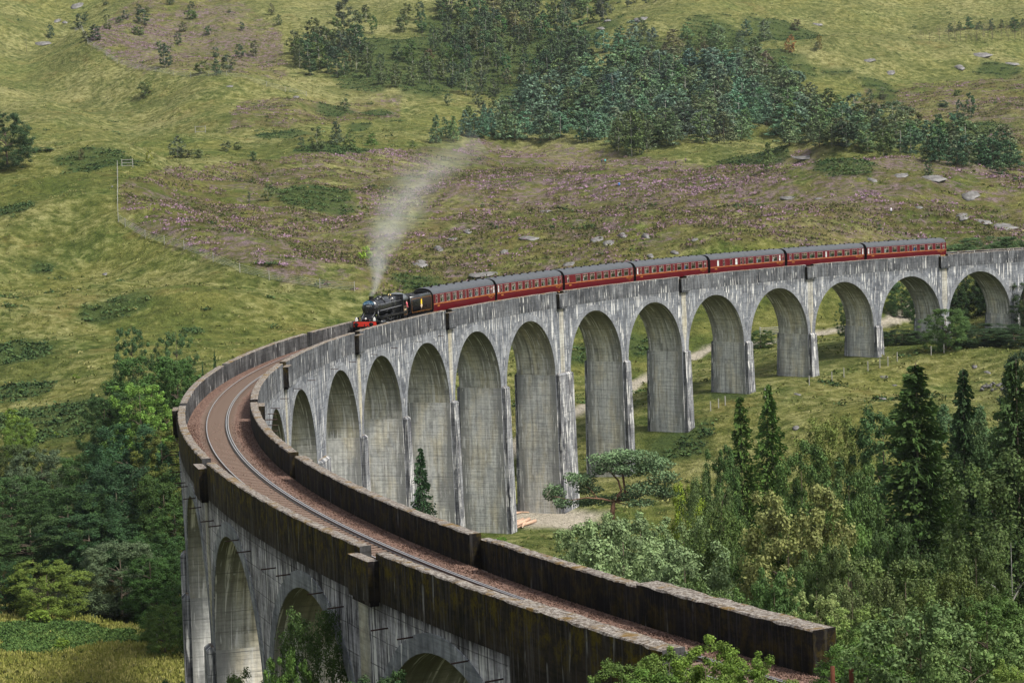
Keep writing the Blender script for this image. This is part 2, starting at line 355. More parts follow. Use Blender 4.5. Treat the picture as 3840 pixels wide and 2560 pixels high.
pm = n.attr('path'); c = n.mix(n.ma('MULTIPLY', pm, n.ramp(a4, [(.3, .75), (.6, 1.)])), c, n.mix(a4, (.33, .29, .23), (.55, .49, .40)))
dm = n.attr('dark'); c = n.mix(dm, c, n.mix(a4, (.020, .022, .010), (.050, .060, .020)))
# shaggy relief: tussocks
h = n.ma('ADD', n.ma('MULTIPLY', a3, 1.5), n.ma('MULTIPLY', a4, .4))
n.bump(h, 1.0, 1.3); GROUND = n.col(c)

def concrete(name, base, dark, streak=.6, moss=0.0, band=-2.1, banddark=.45, darktop=None, pale=.0, warm=None, lift=True, edge=0.0, runs=0.0, crown=None, limeamt=.9):
    """board-marked mass concrete; uv = (metres along, metres below the parapet top)"""
    n = N(name, .92, .1)
    uv = n.coord('UV'); r = n.objrnd(); off = n.comb(n.ma('MULTIPLY', r, 91.0), n.ma('MULTIPLY', r, 37.0), 0.0)
    sx = n.sep(uv)
    u3 = n.map(uv, (1, 1, 1), off)
    big = n.noise(u3, .35, 5, .65); mid = n.noise(u3, 2.2, 6, .7); fine = n.noise(u3, 9.0, 4, .7)
    boards = n.noise(n.map(uv, (.25, 5.5, 1), off), 1.0, 4, .6)
    vst = n.noise(n.map(uv, (1.5, .10, 1), off), 1.0, 4, .65, .3)
    c = n.mix(n.ramp(big, [(.35, 0.), (.65, 1.)]), dark, base)
    if warm: c = n.mix(n.ramp(n.noise(n.map(uv, (.5, .16, 1), off), 1.0, 5, .65), [(.46, 0.), (.62, .8)]), c, warm)
    c = n.mix(1.0, c, n.ramp(boards, [(.34, .70), (.52, 1.0), (.70, 1.10)]), 'MULTIPLY')
    c = n.mix(1.0, c, n.ramp(mid, [(.25, .60), (.5, 1.0), (.75, 1.18)]), 'MULTIPLY')
    # dark run-off
    c = n.mix(n.ma('MULTIPLY', n.ramp(vst, [(.40, 1.), (.52, 0.)]), streak*.62), c, tuple(x*.28 for x in dark))
    vs2 = n.noise(n.map(uv, (2.3, .13, 1), n.comb(n.ma('MULTIPLY', r, 23.0), 9.0, 0.0)), 1.0, 3, .6, .4)
    c = n.mix(1.0, c, n.ramp(vs2, [(.36, 1-.42*streak), (.5, 1.0), (.64, 1+.30*streak)]), 'MULTIPLY')
    if edge:   # soot and damp gathered along the two outer edges of the pier
        eo = n.ma('ADD', n.ma('ABSOLUTE', n.ma('ADD', sx[0], .12)), n.ma('MULTIPLY', n.ma('SUBTRACT', n.noise(n.map(uv, (.4, .12, 1), off), 1.0, 5, .7), .5), 2.4))
        c = n.mix(n.ma('MULTIPLY', n.ramp(n.ma('MULTIPLY', eo, .333), [(.50, 0.), (.80, 1.)]), edge), c, tuple(x*.42 for x in dark))
    if crown:  # darker colour towards the top of the vault
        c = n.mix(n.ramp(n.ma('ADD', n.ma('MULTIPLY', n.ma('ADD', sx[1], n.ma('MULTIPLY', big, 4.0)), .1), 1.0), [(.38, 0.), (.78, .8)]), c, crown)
    if runs:   # crisp old runs, grey white and black
        w1 = n.noise(n.map(uv, (6.5, .22, 1), n.comb(n.ma('MULTIPLY', r, 61.0), 2.0, 0.0)), 1.0, 4, .65, .5)
        c = n.mix(n.ma('MULTIPLY', n.ramp(w1, [(.52, 0.), (.60, 1.)]), runs), c, (.58, .57, .58)); c = n.mix(n.ma('MULTIPLY', n.ramp(w1, [(.40, 1.), (.46, 0.)]), runs), c, (.022, .020, .022))
    # white lime runs
    v2 = n.noise(n.map(uv, (3.6, .20, 1), n.comb(n.ma('MULTIPLY', r, 13.0), 5.0, 0.0)), 1.0, 4, .6, .7)
    gate = n.noise(n.map(uv, (.5, .5, 1), off), 1.0, 3, .6)
    lime = n.ma('MULTIPLY', n.ramp(v2, [(.60-.045*pale, 0.), (.66-.04*pale, 1.)]), n.ramp(gate, [(.47-.05*pale, 0.), (.57-.05*pale, 1.)]))
    c = n.mix(n.ma('MULTIPLY', lime, limeamt), c, (.66, .65, .62))
    if lift:   # pour lines every 1.22 m with lime weeping from them
        z = n.ma('ADD', sx[1], n.ma('MULTIPLY', n.noise(n.map(uv, (.6, .6, 1), off), 1.0, 2), .10))
        fr = n.ma('FRACT', n.ma('DIVIDE', z, 1.22)); ln = n.ma('LESS_THAN', fr, .04)
        c = n.mix(n.ma('MULTIPLY', ln, n.ramp(mid, [(.4, .2), (.6, .8)])), c, tuple(x*.35 for x in dark))
        ln2 = n.ma('MULTIPLY', n.ma('LESS_THAN', n.ma('ABSOLUTE', n.ma('SUBTRACT', fr, .93)), .045), n.ramp(n.noise(n.map(uv, (.9, .4, 1), off), 1.0, 5, .7), [(.60, 0.), (.66, 1.)]))
        c = n.mix(n.ma('MULTIPLY', ln2, .7), c, (.60, .60, .58))
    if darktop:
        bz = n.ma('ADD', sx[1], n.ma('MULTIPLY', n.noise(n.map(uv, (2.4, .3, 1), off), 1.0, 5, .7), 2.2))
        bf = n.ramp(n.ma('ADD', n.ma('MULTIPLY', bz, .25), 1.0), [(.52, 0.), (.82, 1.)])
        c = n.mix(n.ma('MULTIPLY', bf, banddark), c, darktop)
    if moss:
        mz = n.ma('MULTIPLY', n.ramp(n.noise(n.map(uv, (1.6, 1.0, 1), off), 1.0, 6, .78), [(.47, 0.), (.60, 1.)]), n.ramp(n.ma('ADD', n.ma('MULTIPLY', sx[1], .4), 1.0), [(.15, 0.), (.7, 1.)]))
        c = n.mix(n.ma('MULTIPLY', mz, moss), c, n.mix(fine, (.030, .022, .004), (.13, .095, .010)))
    n.bump(n.ma('ADD', n.ma('MULTIPLY', boards, .6), n.ma('MULTIPLY', mid, .7)), .6, .06)
    return n.col(c)
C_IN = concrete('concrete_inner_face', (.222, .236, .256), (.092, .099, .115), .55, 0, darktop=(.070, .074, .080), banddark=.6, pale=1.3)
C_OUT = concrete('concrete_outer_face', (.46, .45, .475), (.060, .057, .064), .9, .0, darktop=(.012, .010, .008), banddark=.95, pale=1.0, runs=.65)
C_BUT = concrete('concrete_buttress', (.230, .238, .250), (.060, .062, .072), .9, .0, pale=1.2, runs=.35)
C_JAMB = concrete('concrete_jamb', (.66, .65, .60), (.46, .465, .455), .55, 0, warm=(.66, .60, .46), pale=1.0, edge=.85)
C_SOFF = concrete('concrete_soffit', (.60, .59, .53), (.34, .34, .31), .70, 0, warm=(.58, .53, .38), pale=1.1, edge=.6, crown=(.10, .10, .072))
C_RING = concrete('concrete_arch_ring', (.255, .267, .282), (.150, .158, .173), .5, 0, lift=False)
C_PIN = concrete('parapet_inner_face', (.130, .137, .146), (.040, .043, .049), .8, 0, lift=False, pale=.4, runs=.12)
C_PMOSS = concrete('parapet_mossy_face', (.036, .028, .022), (.010, .008, .006), .45, 1.0, lift=False, runs=.05, limeamt=.22)
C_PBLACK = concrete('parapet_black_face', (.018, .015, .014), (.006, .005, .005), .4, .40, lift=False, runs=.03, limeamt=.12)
C_PGREY = concrete('parapet_track_face', (.105, .105, .105), (.035, .034, .036), .9, .05, lift=False)
C_STRIP = concrete('sheltered_pale_strip', (.44, .43, .385), (.27, .26, .23), .45, 0, warm=(.40, .36, .25), lift=False)
# coping: lichen, moss on upward faces
n = N('parapet_coping', .95, .1); pp = n.geo('Position'); f1 = n.noise(pp, .9, 6, .75); f2 = n.noise(pp, 6.0, 5, .75); f3 = n.noise(pp, .23, 4, .6)
f4 = n.noise(pp, 22.0, 4, .75)
c = n.mix(n.ramp(f2, [(.40, 0.), (.60, 1.)]), (.070, .052, .040), (.300, .275, .245)); c = n.mix(1.0, c, n.ramp(f4, [(.35, .45), (.5, 1.0), (.68, 1.5)]), 'MULTIPLY')
c = n.mix(n.ramp(f1, [(.52, 0.), (.62, .8)]), c, n.mix(f2, (.06, .035, .006), (.22, .125, .015)))
n.bump(f2, .8, .05); C_TOP = n.col(c)
n = N('ballast_stone', .95, .1); pp = n.geo('Position'); v = n.n.new('ShaderNodeTexVoronoi'); n.l.new(pp, v.inputs['Vector']); v.inputs['Scale'].default_value = 11.0
f2 = n.noise(pp, 2.5, 5, .7); rr_ = n.sep(v.outputs['Color'])[0]
c = n.mix(rr_, (.045, .027, .021), (.290, .185, .145)); c = n.mix(n.ramp(f2, [(.35, .5), (.6, 0.)]), c, (.09, .05, .038))
n.bump(n.ma('SUBTRACT', 1.0, v.outputs['Distance']), 1.0, .08); BALLAST = n.col(c)
SLEEPER = plain('sleeper_concrete', (.165, .120, .095), .9, .1, var=.35)
n = N('rail_steel', .35, .5); nz = n.sep(n.geo('Normal'))[2]
c = n.mix(n.ramp(nz, [(.6, 0.), (.8, 1.)]), (.085, .045, .030), (.62, .60, .60)); RAILM = n.col(c)
n.set(n.b.inputs['Metallic'], n.ramp(nz, [(.6, 0.), (.8, .85)]))
RUST = plain('rusty_iron', (.045, .026, .022), .8, .2, var=.4)

# foliage: colour from the object, varied by leaf
def foliage(name, trans=.20, rough=.7):
    n = N(name, rough, .25); oc = n.objcol(); t = n.attr('tint')
    hsv = n.n.new('ShaderNodeHueSaturation'); n.l.new(oc, hsv.inputs['Color'])
    n.set(hsv.inputs['Value'], n.ma('ADD', .60, n.ma('MULTIPLY', t, 1.75)))
    n.set(hsv.inputs['Hue'], n.ma('ADD', .488, n.ma('MULTIPLY', n.ma('FRACT', n.ma('MULTIPLY', t, 7.3)), .024)))
    c = hsv.outputs[0]; n.set(n.b.inputs['Base Color'], c)
    tr = n.n.new('ShaderNodeBsdfTranslucent'); n.l.new(c, tr.inputs['Color'])
    mx = n.n.new('ShaderNodeMixShader'); mx.inputs[0].default_value = trans; n.l.new(n.b.outputs[0], mx.inputs[1]); n.l.new(tr.outputs[0], mx.inputs[2])
    n.l.new(mx.outputs[0], n.out.inputs['Surface']); return n.m
LEAF = foliage('leaves'); NEEDLE = foliage('needles', .12, .8)
BARK = plain('bark', (.11, .085, .065), .9, .1, var=.4); BIRCH = plain('birch_bark', (.42, .40, .36), .8, .15, var=.5); PINEBARK = plain('pine_bark', (.20, .115, .075), .9, .1, var=.4)
n = N('weathered_rock', .9, .15); o_ = n.coord(); f = n.noise(o_, 1.3, 6, .75); c = n.ramp(f, [(.32, (.04, .038, .034)), (.48, (.135, .130, .125)), (.70, (.29, .28, .275))])
n.bump(f, 1.0, .4); ROCK = n.col(c)
n = N('river_boulder', .8, .2); f = n.noise(n.coord(), 1.6, 5, .7); ROCKB = n.col(n.mix(f, (.13, .10, .085), (.40, .34, .30)))

# ------------------------------------------------------------------ ground sheet
us = [-60.0]
while us[-1] < 2500: us.append(us[-1]+max(.75, .0062*max(us[-1], 0)))
us = np.array(us)
vc = np.arange(-238, 238.1, 1.15); ext = []; a = 238.0; st = 1.6
while a < 900: a += st; st *= 1.09; ext.append(a)
vs = np.concatenate([-np.array(ext)[::-1], vc, np.array(ext)])
UU, VV = np.meshgrid(us, vs, indexing='ij')
GX = CAM[0]+UU*FWH[0]+VV*RTH[0]; GY = CAM[1]+UU*FWH[1]+VV*RTH[1]
GZ = H(GX, GY)
nu, nv = GX.shape
idx = np.arange(nu*nv).reshape(nu, nv)
F = np.stack([idx[:-1, :-1], idx[:-1, 1:], idx[1:, 1:], idx[1:, :-1]], -1).reshape(-1, 4)
X, Y = GX.ravel(), GY.ravel()
hmk = hea_mask(X, Y); bmk = brk_mask(X, Y)
pmk = np.clip(1-(seg_d(X, Y, PATHL)-1.3)/.9, 0, 1)
sand = hit(2060, 1945, 230); pmk = np.maximum(pmk, np.clip((1.0-np.hypot((X-sand[0])/7.5, (Y-sand[1])/9)+fbm(X/3, Y/3, 5, 3)*.35)*3, 0, 1))
dark = np.clip(1-(seg_d(X, Y, RIVER)-3.0)/3, 0, 1)
dpx = np.hypot(X-CAM[0], Y-CAM[1]); dry = np.clip((dpx-650)/350, 0, 1)*.35*(1-hmk*.5)
meadow = inpoly(X, Y, xy(hits([(-200, 2400), (200, 2360), (640, 2430), (680, 2560), (-200, 2600)], 150)))*.55
DRW = [(xy([h for h in [hit(a, b, 380) for a, b in L] if h is not None]), w_) for L, w_ in (([(1250, 560), (1500, 545), (1900, 560), (2250, 590), (2500, 620)], 22), ([(2850, 560), (3300, 600), (3800, 660)], 30), ([(470, 860), (700, 960), (1000, 1020)], 14), ([(1900, 700), (2300, 680), (2700, 700), (3200, 720)], 20), ([(380, 170), (700, 100), (900, 150)], 40))]
drift = np.zeros(len(X))
for L_, w_ in DRW: drift = np.maximum(drift, np.exp(-(seg_d(X, Y, L_)/w_)**2))
me = mesh_np('ground', np.stack([X, Y, GZ.ravel()], 1), F, GROUND, smooth=True, col={'heather': hmk, 'bracken': bmk, 'path': pmk, 'dry': np.maximum(dry, meadow), 'dark': dark, 'drift': drift})
tag(link('hillside_and_valley_floor', me), kind='structure')
# river water: a dark sheet lying in its channel
mb = MB(); rp = RIVER
for (x1, y1), (x2, y2) in zip(rp[:-1], rp[1:]):
    nn = max(2, int(math.hypot(x2-x1, y2-y1)/6)); dx, dy = x2-x1, y2-y1; L = math.hypot(dx, dy); nx, ny = -dy/L*3.6, dx/L*3.6
    pr = None
    for k in range(nn+1):
        x = x1+dx*k/nn; y = y1+dy*k/nn; z = float(Hbase(x, y)[0])-1.0
        cur = ((x+nx, y+ny, z), (x-nx, y-ny, z))
        if pr: mb.quad([pr[0], pr[1], cur[1], cur[0]])
        pr = cur
n = N('river_water', .12, .5); n.bump(n.noise(n.geo('Position'), 1.5, 3), .3, .1); WATER = n.col((.012, .014, .010))
tag(mb.build('river', WATER), kind='structure')

# ------------------------------------------------------------------ viaduct
bz_ = float(H(*P(s_pier(10))[:2])[0]); VB = P(s_pier(10)); VB[2] = bz_
VIA = empty('viaduct', tuple(VB), 'long curved grey concrete railway viaduct on tall arches', 'viaduct')
def vpart(name, me, s, parent=None):
    p = P(s); o = link(name, me, parent or VIA)
    if parent is None: o.location = tuple(p-VB); o.rotation_euler = (0, 0, s/RAD)
    return o
def wl_(sr, o, z):   # local coordinates of a part whose origin is on the centre line
    t = sr/RAD; return ((RAD+o)*math.cos(t)-RAD, (RAD+o)*math.sin(t), z+GR*sr)
AR = PITCH/2-.915; CZ = -3.19; SPZ = CZ-AR; TOPZ = -1.93
class VM(MB):
    def q(s, pts, m, mode='s'):      # pts in (s, o, z)
        uvs = [((a if mode == 's' else b), c) for a, b, c in pts]
        s.quad([wl_(*p) for p in pts], m, uvs)
    def block(s, s0, s1, o0, o1, z0, z1, mo=0, mi=1, me_=2, mt=3, seg=1, bottom=True, jit=0.0):
        jr = np.random.default_rng(int(abs(s1)*1000)+seg).normal(0, 1, (seg+1, 4))*jit; jr[0] = 0; jr[-1] = 0
        for k in range(seg):
            a = s0+(s1-s0)*k/seg; b = s0+(s1-s0)*(k+1)/seg; A_ = jr[k]; B_ = jr[k+1]
            if jit:   # worn, chipped arrises
                c = .05
                s.q([(a, o1, z0), (b, o1, z0), (b, o1+B_[0], z1-c+B_[1]), (a, o1+A_[0], z1-c+A_[1])], mo)
                s.q([(a, o1+A_[0], z1-c+A_[1]), (b, o1+B_[0], z1-c+B_[1]), (b, o1-c+B_[0], z1+B_[2]*.6), (a, o1-c+A_[0], z1+A_[2]*.6)], mt)
                s.q([(b, o0, z0), (a, o0, z0), (a, o0+A_[3], z1-c+A_[2]), (b, o0+B_[3], z1-c+B_[2])], mi)
                s.q([(b, o0+B_[3], z1-c+B_[2]), (a, o0+A_[3], z1-c+A_[2]), (a, o0+c+A_[3], z1+A_[1]*.6), (b, o0+c+B_[3], z1+B_[1]*.6)], mt)
                s.q([(a, o0+c+A_[3], z1+A_[1]*.6), (a, o1-c+A_[0], z1+A_[2]*.6), (b, o1-c+B_[0], z1+B_[2]*.6), (b, o0+c+B_[3], z1+B_[1]*.6)], mt)
                if bottom: s.q([(a, o1, z0), (a, o0, z0), (b, o0, z0), (b, o1, z0)], me_)
                continue
            s.q([(a, o1, z0), (b, o1, z0), (b, o1, z1), (a, o1, z1)], mo)
            s.q([(b, o0, z0), (a, o0, z0), (a, o0, z1), (b, o0, z1)], mi)
            s.q([(a, o0, z1), (a, o1, z1), (b, o1, z1), (b, o0, z1)], mt)
            if bottom: s.q([(a, o1, z0), (a, o0, z0), (b, o0, z0), (b, o1, z0)], me_)
        s.q([(s0, o0, z0), (s0, o1, z0), (s0, o1, z1), (s0, o0, z1)], me_, 'o')
        s.q([(s1, o1, z0), (s1, o0, z0), (s1, o0, z1), (s1, o1, z1)], me_, 'o')
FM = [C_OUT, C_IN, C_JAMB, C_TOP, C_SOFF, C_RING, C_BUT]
# arch span mesh (shared)
vm = VM(); NA = 28
A = [(-AR*math.cos(math.pi*k/NA), CZ-AR+AR*math.sin(math.pi*k/NA)) for k in range(NA+1)]
for (s0, z0), (s1, z1) in zip(A[:-1], A[1:]):
    if abs(s1-s0) > 1e-6:
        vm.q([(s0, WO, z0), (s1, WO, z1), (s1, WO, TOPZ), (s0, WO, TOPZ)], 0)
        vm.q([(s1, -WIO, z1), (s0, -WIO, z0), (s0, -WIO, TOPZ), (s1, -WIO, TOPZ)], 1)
        vm.q([(s0, -2.3, TOPZ), (s0, 2.1, TOPZ), (s1, 2.1, TOPZ), (s1, -2.3, TOPZ)], 4)
    top = (z0+z1)/2 > SPZ+AR*.5
    vm.q([(s0, -WIO, z0), (s1, -WIO, z1), (s1, WO, z1), (s0, WO, z0)], 4 if top else 4, 'o')
ARCH = vm.mesh('arch_span', FM)
R2 = AR+.80; NB = 32; RINGS = []
for side, oo in ((1, WO), (-1, -WIO)):
    vm = VM(); oa = oo+side*.045
    prev = None
    for k in range(NB+1):
        an = math.pi*k/NB; ci, si = -math.cos(an), math.sin(an)
        q = [(AR*ci, oo, SPZ+AR*si), (AR*ci, oa, SPZ+AR*si), (R2*ci, oa, SPZ+R2*si), (R2*ci, oo, SPZ+R2*si)]
        if prev:
            for a, b in ((0, 1), (1, 2), (2, 3)): vm.q([prev[a], q[a], q[b], prev[b]] if side > 0 else [prev[a], prev[b], q[b], q[a]], 5)
        prev = q
    RINGS.append(vm.mesh('arch_ring', FM))
for i in range(21):
    o = vpart('arch_span', ARCH, s_arch(i))
    for rm in RINGS: link('arch_ring', rm, o)
# piers
for i in range(0, 22):
    s = s_pier(i); hw = .915+(KING/2 if i in (8, 13) else 0)
    g = [float(H(*P(s+a, b)[:2])[0]) for a in (-3, 0, 3) for b in (-3.5, 0, 3.5)]
    zb = min(g)-GR*s-1.2; zb = min(zb, SPZ-1.0)
    vm = VM()
    if i in (0, 21):   # abutments: long solid blocks
        a0, a1 = (-.915, 9.3) if i == 21 else (-25, .915)
        vm.block(a0, a1, -WIO, WO, zb-4, TOPZ, 0, 1, 2, 3, 8)
        vpart('abutment', vm.mesh('abutment', FM), s); continue
    vm.block(-hw, hw, -WIO, WO, SPZ, TOPZ, 0, 1, 2, 3, 1, False)
    nseg = 6
    for k in range(nseg):
        z1 = SPZ+(zb-SPZ)*k/nseg; z0 = SPZ+(zb-SPZ)*(k+1)/nseg; w1 = hw+(SPZ-z1)*.010; w0 = hw+(SPZ-z0)*.010; e1 = (SPZ-z1)*.012; e0 = (SPZ-z0)*.012
        for (sa, sb) in ((-1, 0), (1, 1)):
            pts = [(sa*w0, -WIO-e0, z0), (sa*w0, WO+e0, z0), (sa*w1, WO+e1, z1), (sa*w1, -WIO-e1, z1)]
            vm.q(pts if sa > 0 else pts[::-1], 2, 'o')
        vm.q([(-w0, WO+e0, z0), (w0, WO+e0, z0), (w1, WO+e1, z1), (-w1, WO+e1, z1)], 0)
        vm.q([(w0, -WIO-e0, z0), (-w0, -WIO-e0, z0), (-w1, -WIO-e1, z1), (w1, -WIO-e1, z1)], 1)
    pier = vpart('pier', vm.mesh('pier', FM), s)
    for side, oo, nm, mi in ((1, WO, 'buttress', 0), (-1, -WIO, 'buttress', 1)):
        vb = VM(); bw = hw-.16; pr = .48; zt = SPZ+.15; L = zt-zb
        def ring(z, ext, e): return [(-bw-ext, oo-side*.1, z), (bw+ext, oo-side*.1, z), (bw+ext, oo+side*(pr+e), z), (-bw-ext, oo+side*(pr+e), z)]
        lv = [(zt-.22, 0, 0), (zt-.22-(L)*.33, .07, .07), (zt-.22-L*.66, .14, .15), (zb, .21, .22)]
        rs = [ring(*l) for l in lv]; cap = [(-bw+.1, oo-side*.1, zt), (bw-.1, oo-side*.1, zt), (bw-.1, oo+side*(pr-.25), zt), (-bw+.1, oo+side*(pr-.25), zt)]
        rs = [cap]+rs
        for u_, l_ in zip(rs[:-1], rs[1:]):
            for k in range(4):
                k2 = (k+1) % 4; pts = [l_[k], l_[k2], u_[k2], u_[k]]
                if side < 0: pts = pts[::-1]
                vb.q(pts, 6, 's' if k in (0, 2) else 'o')
        vb.q(cap if side > 0 else cap[::-1], 3)
        b = link(nm, vb.mesh(nm, FM), pier)
    if i % 2 == 0:   # pale sheltered strips under the refuges
        for side, oo in ((1, WO), (-1, -WIO)):
            vb = VM(); oa = oo+side*.03; ww = .62
            pts = [(-ww, oa, SPZ+.2), (ww, oa, SPZ+.2), (ww, oa, -2.35), (-ww, oa, -2.35)]
            vb.q(pts if side > 0 else pts[::-1], 0)
            vb.q([(-ww, oo, SPZ+.2), (-ww, oa, SPZ+.2), (-ww, oa, -2.35), (-ww, oo, -2.35)], 0); vb.q([(ww, oa, SPZ+.2), (ww, oo, SPZ+.2), (ww, oo, -2.35), (ww, oa, -2.35)], 0)
            link('pale_strip', vb.mesh('pale_strip', [C_STRIP]), pier)
# parapets between refuges
def soff(i): return s_pier(i)+(.9 if i == 20 else 0)
RG = 1.0
stops = [-303.0]+[soff(i) for i in range(0, 21, 2)]
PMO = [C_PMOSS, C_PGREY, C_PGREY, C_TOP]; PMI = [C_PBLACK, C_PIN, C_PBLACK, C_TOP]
for j in range(len(stops)):
    a = stops[j]+(RG if j else 0); b = (stops[j+1]-RG) if j+1 < len(stops) else None
    for side in (1, -1):
        bb = b if b is not None else (95.4 if side < 0 else 94.6)
        sc = (a+bb)/2; hl = (bb-a)/2; vm = VM(); sg = max(2, int(hl*2/(.45 if a > -40 else 1.2)))
        o0, o1 = (WOI, WO+.02) if side > 0 else (-WIO-.02, -WII)
        cut = None
        if b is None:      # thicker end of the wall over the abutment
            sp = 84.0-sc; vm.block(-hl, sp, o0, o1, TOPZ-.15, 0, 0, 1, 2, 3, sg, True, .018)
            o0, o1 = (WOI, WO+.38) if side > 0 else (-WIO-.40, -WII+.02)
            vm.block(sp, hl, o0, o1, TOPZ-1.2, .12, 0, 1, 2, 3, 24, True, .022)
        else: vm.block(-hl, hl, o0, o1, TOPZ-.15, 0, 0, 1, 2, 3, sg, True, .018)
        w_ = vpart('parapet_wall', vm.mesh('parapet_wall', PMO if side > 0 else PMI), sc)
for i in range(0, 21, 2):
    for side in (1, -1):
        vm = VM(); oi, oe = (WO-.02, WO+.50) if side > 0 else (-WIO-.50, -WIO+.02)
        vm.block(-RG-.28, RG+.28, oi, oe, -2.05, -.30, 0, 1, 2, 3, 2)
        oc, od = (WO-.02, WO+.40) if side > 0 else (-WIO-.40, -WIO+.02)
        vm.block(-RG-.12, RG+.12, oc, od, -2.25, -2.053, 0, 1, 2, 3, 1)
        for sg in (-1, 1):  # return walls between the recess and the parapet ends
            a, b = (RG+.003, RG+.27); a, b = (a, b) if sg > 0 else (-b, -a)
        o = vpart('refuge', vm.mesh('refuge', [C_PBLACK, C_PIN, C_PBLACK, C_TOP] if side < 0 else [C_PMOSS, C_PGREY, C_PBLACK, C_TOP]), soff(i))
# deck slab and iron brackets
vm = VM(); vm.block(-1, 1, -WII-.3, WOI+.3, -2.3, -1.60, 0, 1, 2, 3)
vm = VM()
NS = 120
for k in range(NS):
    a = -303+(95-(-303))*k/NS; b = -303+(95+303)*(k+1)/NS
    vm.q([(a-s_pier(10), -WIO, -1.62), (a-s_pier(10), WO, -1.62), (b-s_pier(10), WO, -1.62), (b-s_pier(10), -WIO, -1.62)], 3)
vpart('deck', vm.mesh('deck', FM), s_pier(10))
mb = MB(); mb.tube([(0, 0, 0), (.75, 0, -.02)], .035, 6); BR = mb.mesh('iron_bracket', RUST)
for i in range(14, 21):
    for t in (-5.6, -2.6, 2.8, 5.8):
        s = s_arch(i)+t; o = link('iron_bracket', BR, VIA, tuple(P(s, WO, -2.75-.05*abs(t))-VB), s/RAD)
for i in range(10, 20):
    for t in (-4.5, 3.6):
        s = s_arch(i)+t; o = link('iron_bracket', BR, VIA, tuple(P(s, -WIO, -2.75)-VB), s/RAD+math.pi)
for k in range(9):
    s = s_pier(15)-2.0+.0*k; link('iron_bracket', BR, VIA, tuple(P(s+.12*k, -WIO, -2.9-.45*k)-VB), s/RAD+math.pi)

# ------------------------------------------------------------------ permanent way
mb = MB(); LB = P(-90)
prof = [(-WII-.0, -1.40), (-1.75, -1.40), (-1.25, -1.35), (-.7, -1.42), (.7, -1.42), (1.25, -1.35), (1.7, -1.42), (WOI, -1.44)]
SS = np.arange(-303, 136.1, 1.0); V = []; 
for s in SS:
    for o_, z in prof: V.append(P(s, o_, z+(fbm(s/2.1, o_*2, 77, 2)*.05 if abs(o_) > 1.2 and abs(o_) < 2.1 else 0)))
V = np.array(V, dtype=float).reshape(-1, 3); k_ = len(prof); ii = np.arange(len(SS)*k_).reshape(len(SS), k_)
F = np.stack([ii[:-1, :-1], ii[:-1, 1:], ii[1:, 1:], ii[1:, :-1]], -1).reshape(-1, 4)[:, ::-1]
tag(link('ballast_bed', mesh_np('ballast_bed', V, F, BALLAST, smooth=False)), kind='structure')
TRK = empty('railway_track', tuple(P(0, 0, -RAILH)), 'single railway track of bright rails curving along the viaduct top', 'railway track')
TB = P(0, 0, -RAILH)
def rail(o0, zt=0.0, name='rail'):
    pr = [(-.035, 0), (.035, 0), (.035, -.035), (.010, -.05), (.010, -.12), (.065, -.135), (.065, -.15), (-.065, -.15), (-.065, -.135), (-.010, -.12), (-.010, -.05), (-.035, -.035)]
    m = MB(); rings = []
    for s in np.arange(-303, 136.1, 1.5): rings.append([tuple(P(s, o0+a, -RAILH+b+zt)-TB) for a, b in pr])
    m.loft(rings); return link(name, m.mesh(name, RAILM), TRK)
rail(-.75); rail(.75); rail(-.62, .0, 'check_rail')
mb = MB(); mb.box((0, 0, -.195), (2.5, .25, .12)); mb.box((-.75, 0, -.128), (.3, .2, .03)); mb.box((.75, 0, -.128), (.3, .2, .03)); SLP = mb.mesh('sleeper', SLEEPER)
s = -84.0
while s < 96:
    link('sleeper', SLP, TRK, tuple(P(s, 0, -RAILH)-TB), s/RAD); s += .68
# loose stones, geometry for the nearest stretch
def blob(nr=1, seed=0, n=0):
    r = np.random.default_rng(seed); v = np.array([(1, 0, 0), (-1, 0, 0), (0, 1, 0), (0, -1, 0), (0, 0, 1), (0, 0, -1)], float)*r.uniform(.7, 1.1, (6, 1))
    f = np.array([(0, 2, 4), (2, 1, 4), (1, 3, 4), (3, 0, 4), (2, 0, 5), (1, 2, 5), (3, 1, 5), (0, 3, 5)]); return v, f
def scatter(name, protoV, protoF, pos, scl, rot, mat, tint=None, tilt=None):
    m = len(pos); nvp = len(protoV); c, s = np.cos(rot), np.sin(rot); PV_ = protoV[None]*scl[:, None, :]
    if tilt is not None: PV_ = PV_+0
    Xv = PV_[..., 0]*c[:, None]-PV_[..., 1]*s[:, None]; Yv = PV_[..., 0]*s[:, None]+PV_[..., 1]*c[:, None]
    V = np.stack([Xv+pos[:, None, 0], Yv+pos[:, None, 1], PV_[..., 2]+pos[:, None, 2]], -1).reshape(-1, 3)
    F = (protoF[None]+(np.arange(m)*nvp)[:, None, None]).reshape(-1, protoF.shape[1])
    col = None
    if tint is not None: col = {'tint': np.repeat(tint, nvp)}
    return mesh_np(name, V, F, mat, col=col)
bv, bf = blob()
m = 16000; ss = 96-rng.uniform(0, 1, m)**1.3*95; oo = rng.uniform(-WII+.05, WOI-.05, m)
pp_ = PV(ss, oo, -1.40+rng.uniform(0, .035, m)+.03*(np.abs(np.abs(oo)-1.3) < .4)-.0*ss); sc_ = rng.uniform(.025, .055, (m, 3))
tag(link('ballast_stones', scatter('ballast_stones', bv, bf, pp_, sc_, rng.uniform(0, 6.28, m), BALLAST)), kind='stuff')

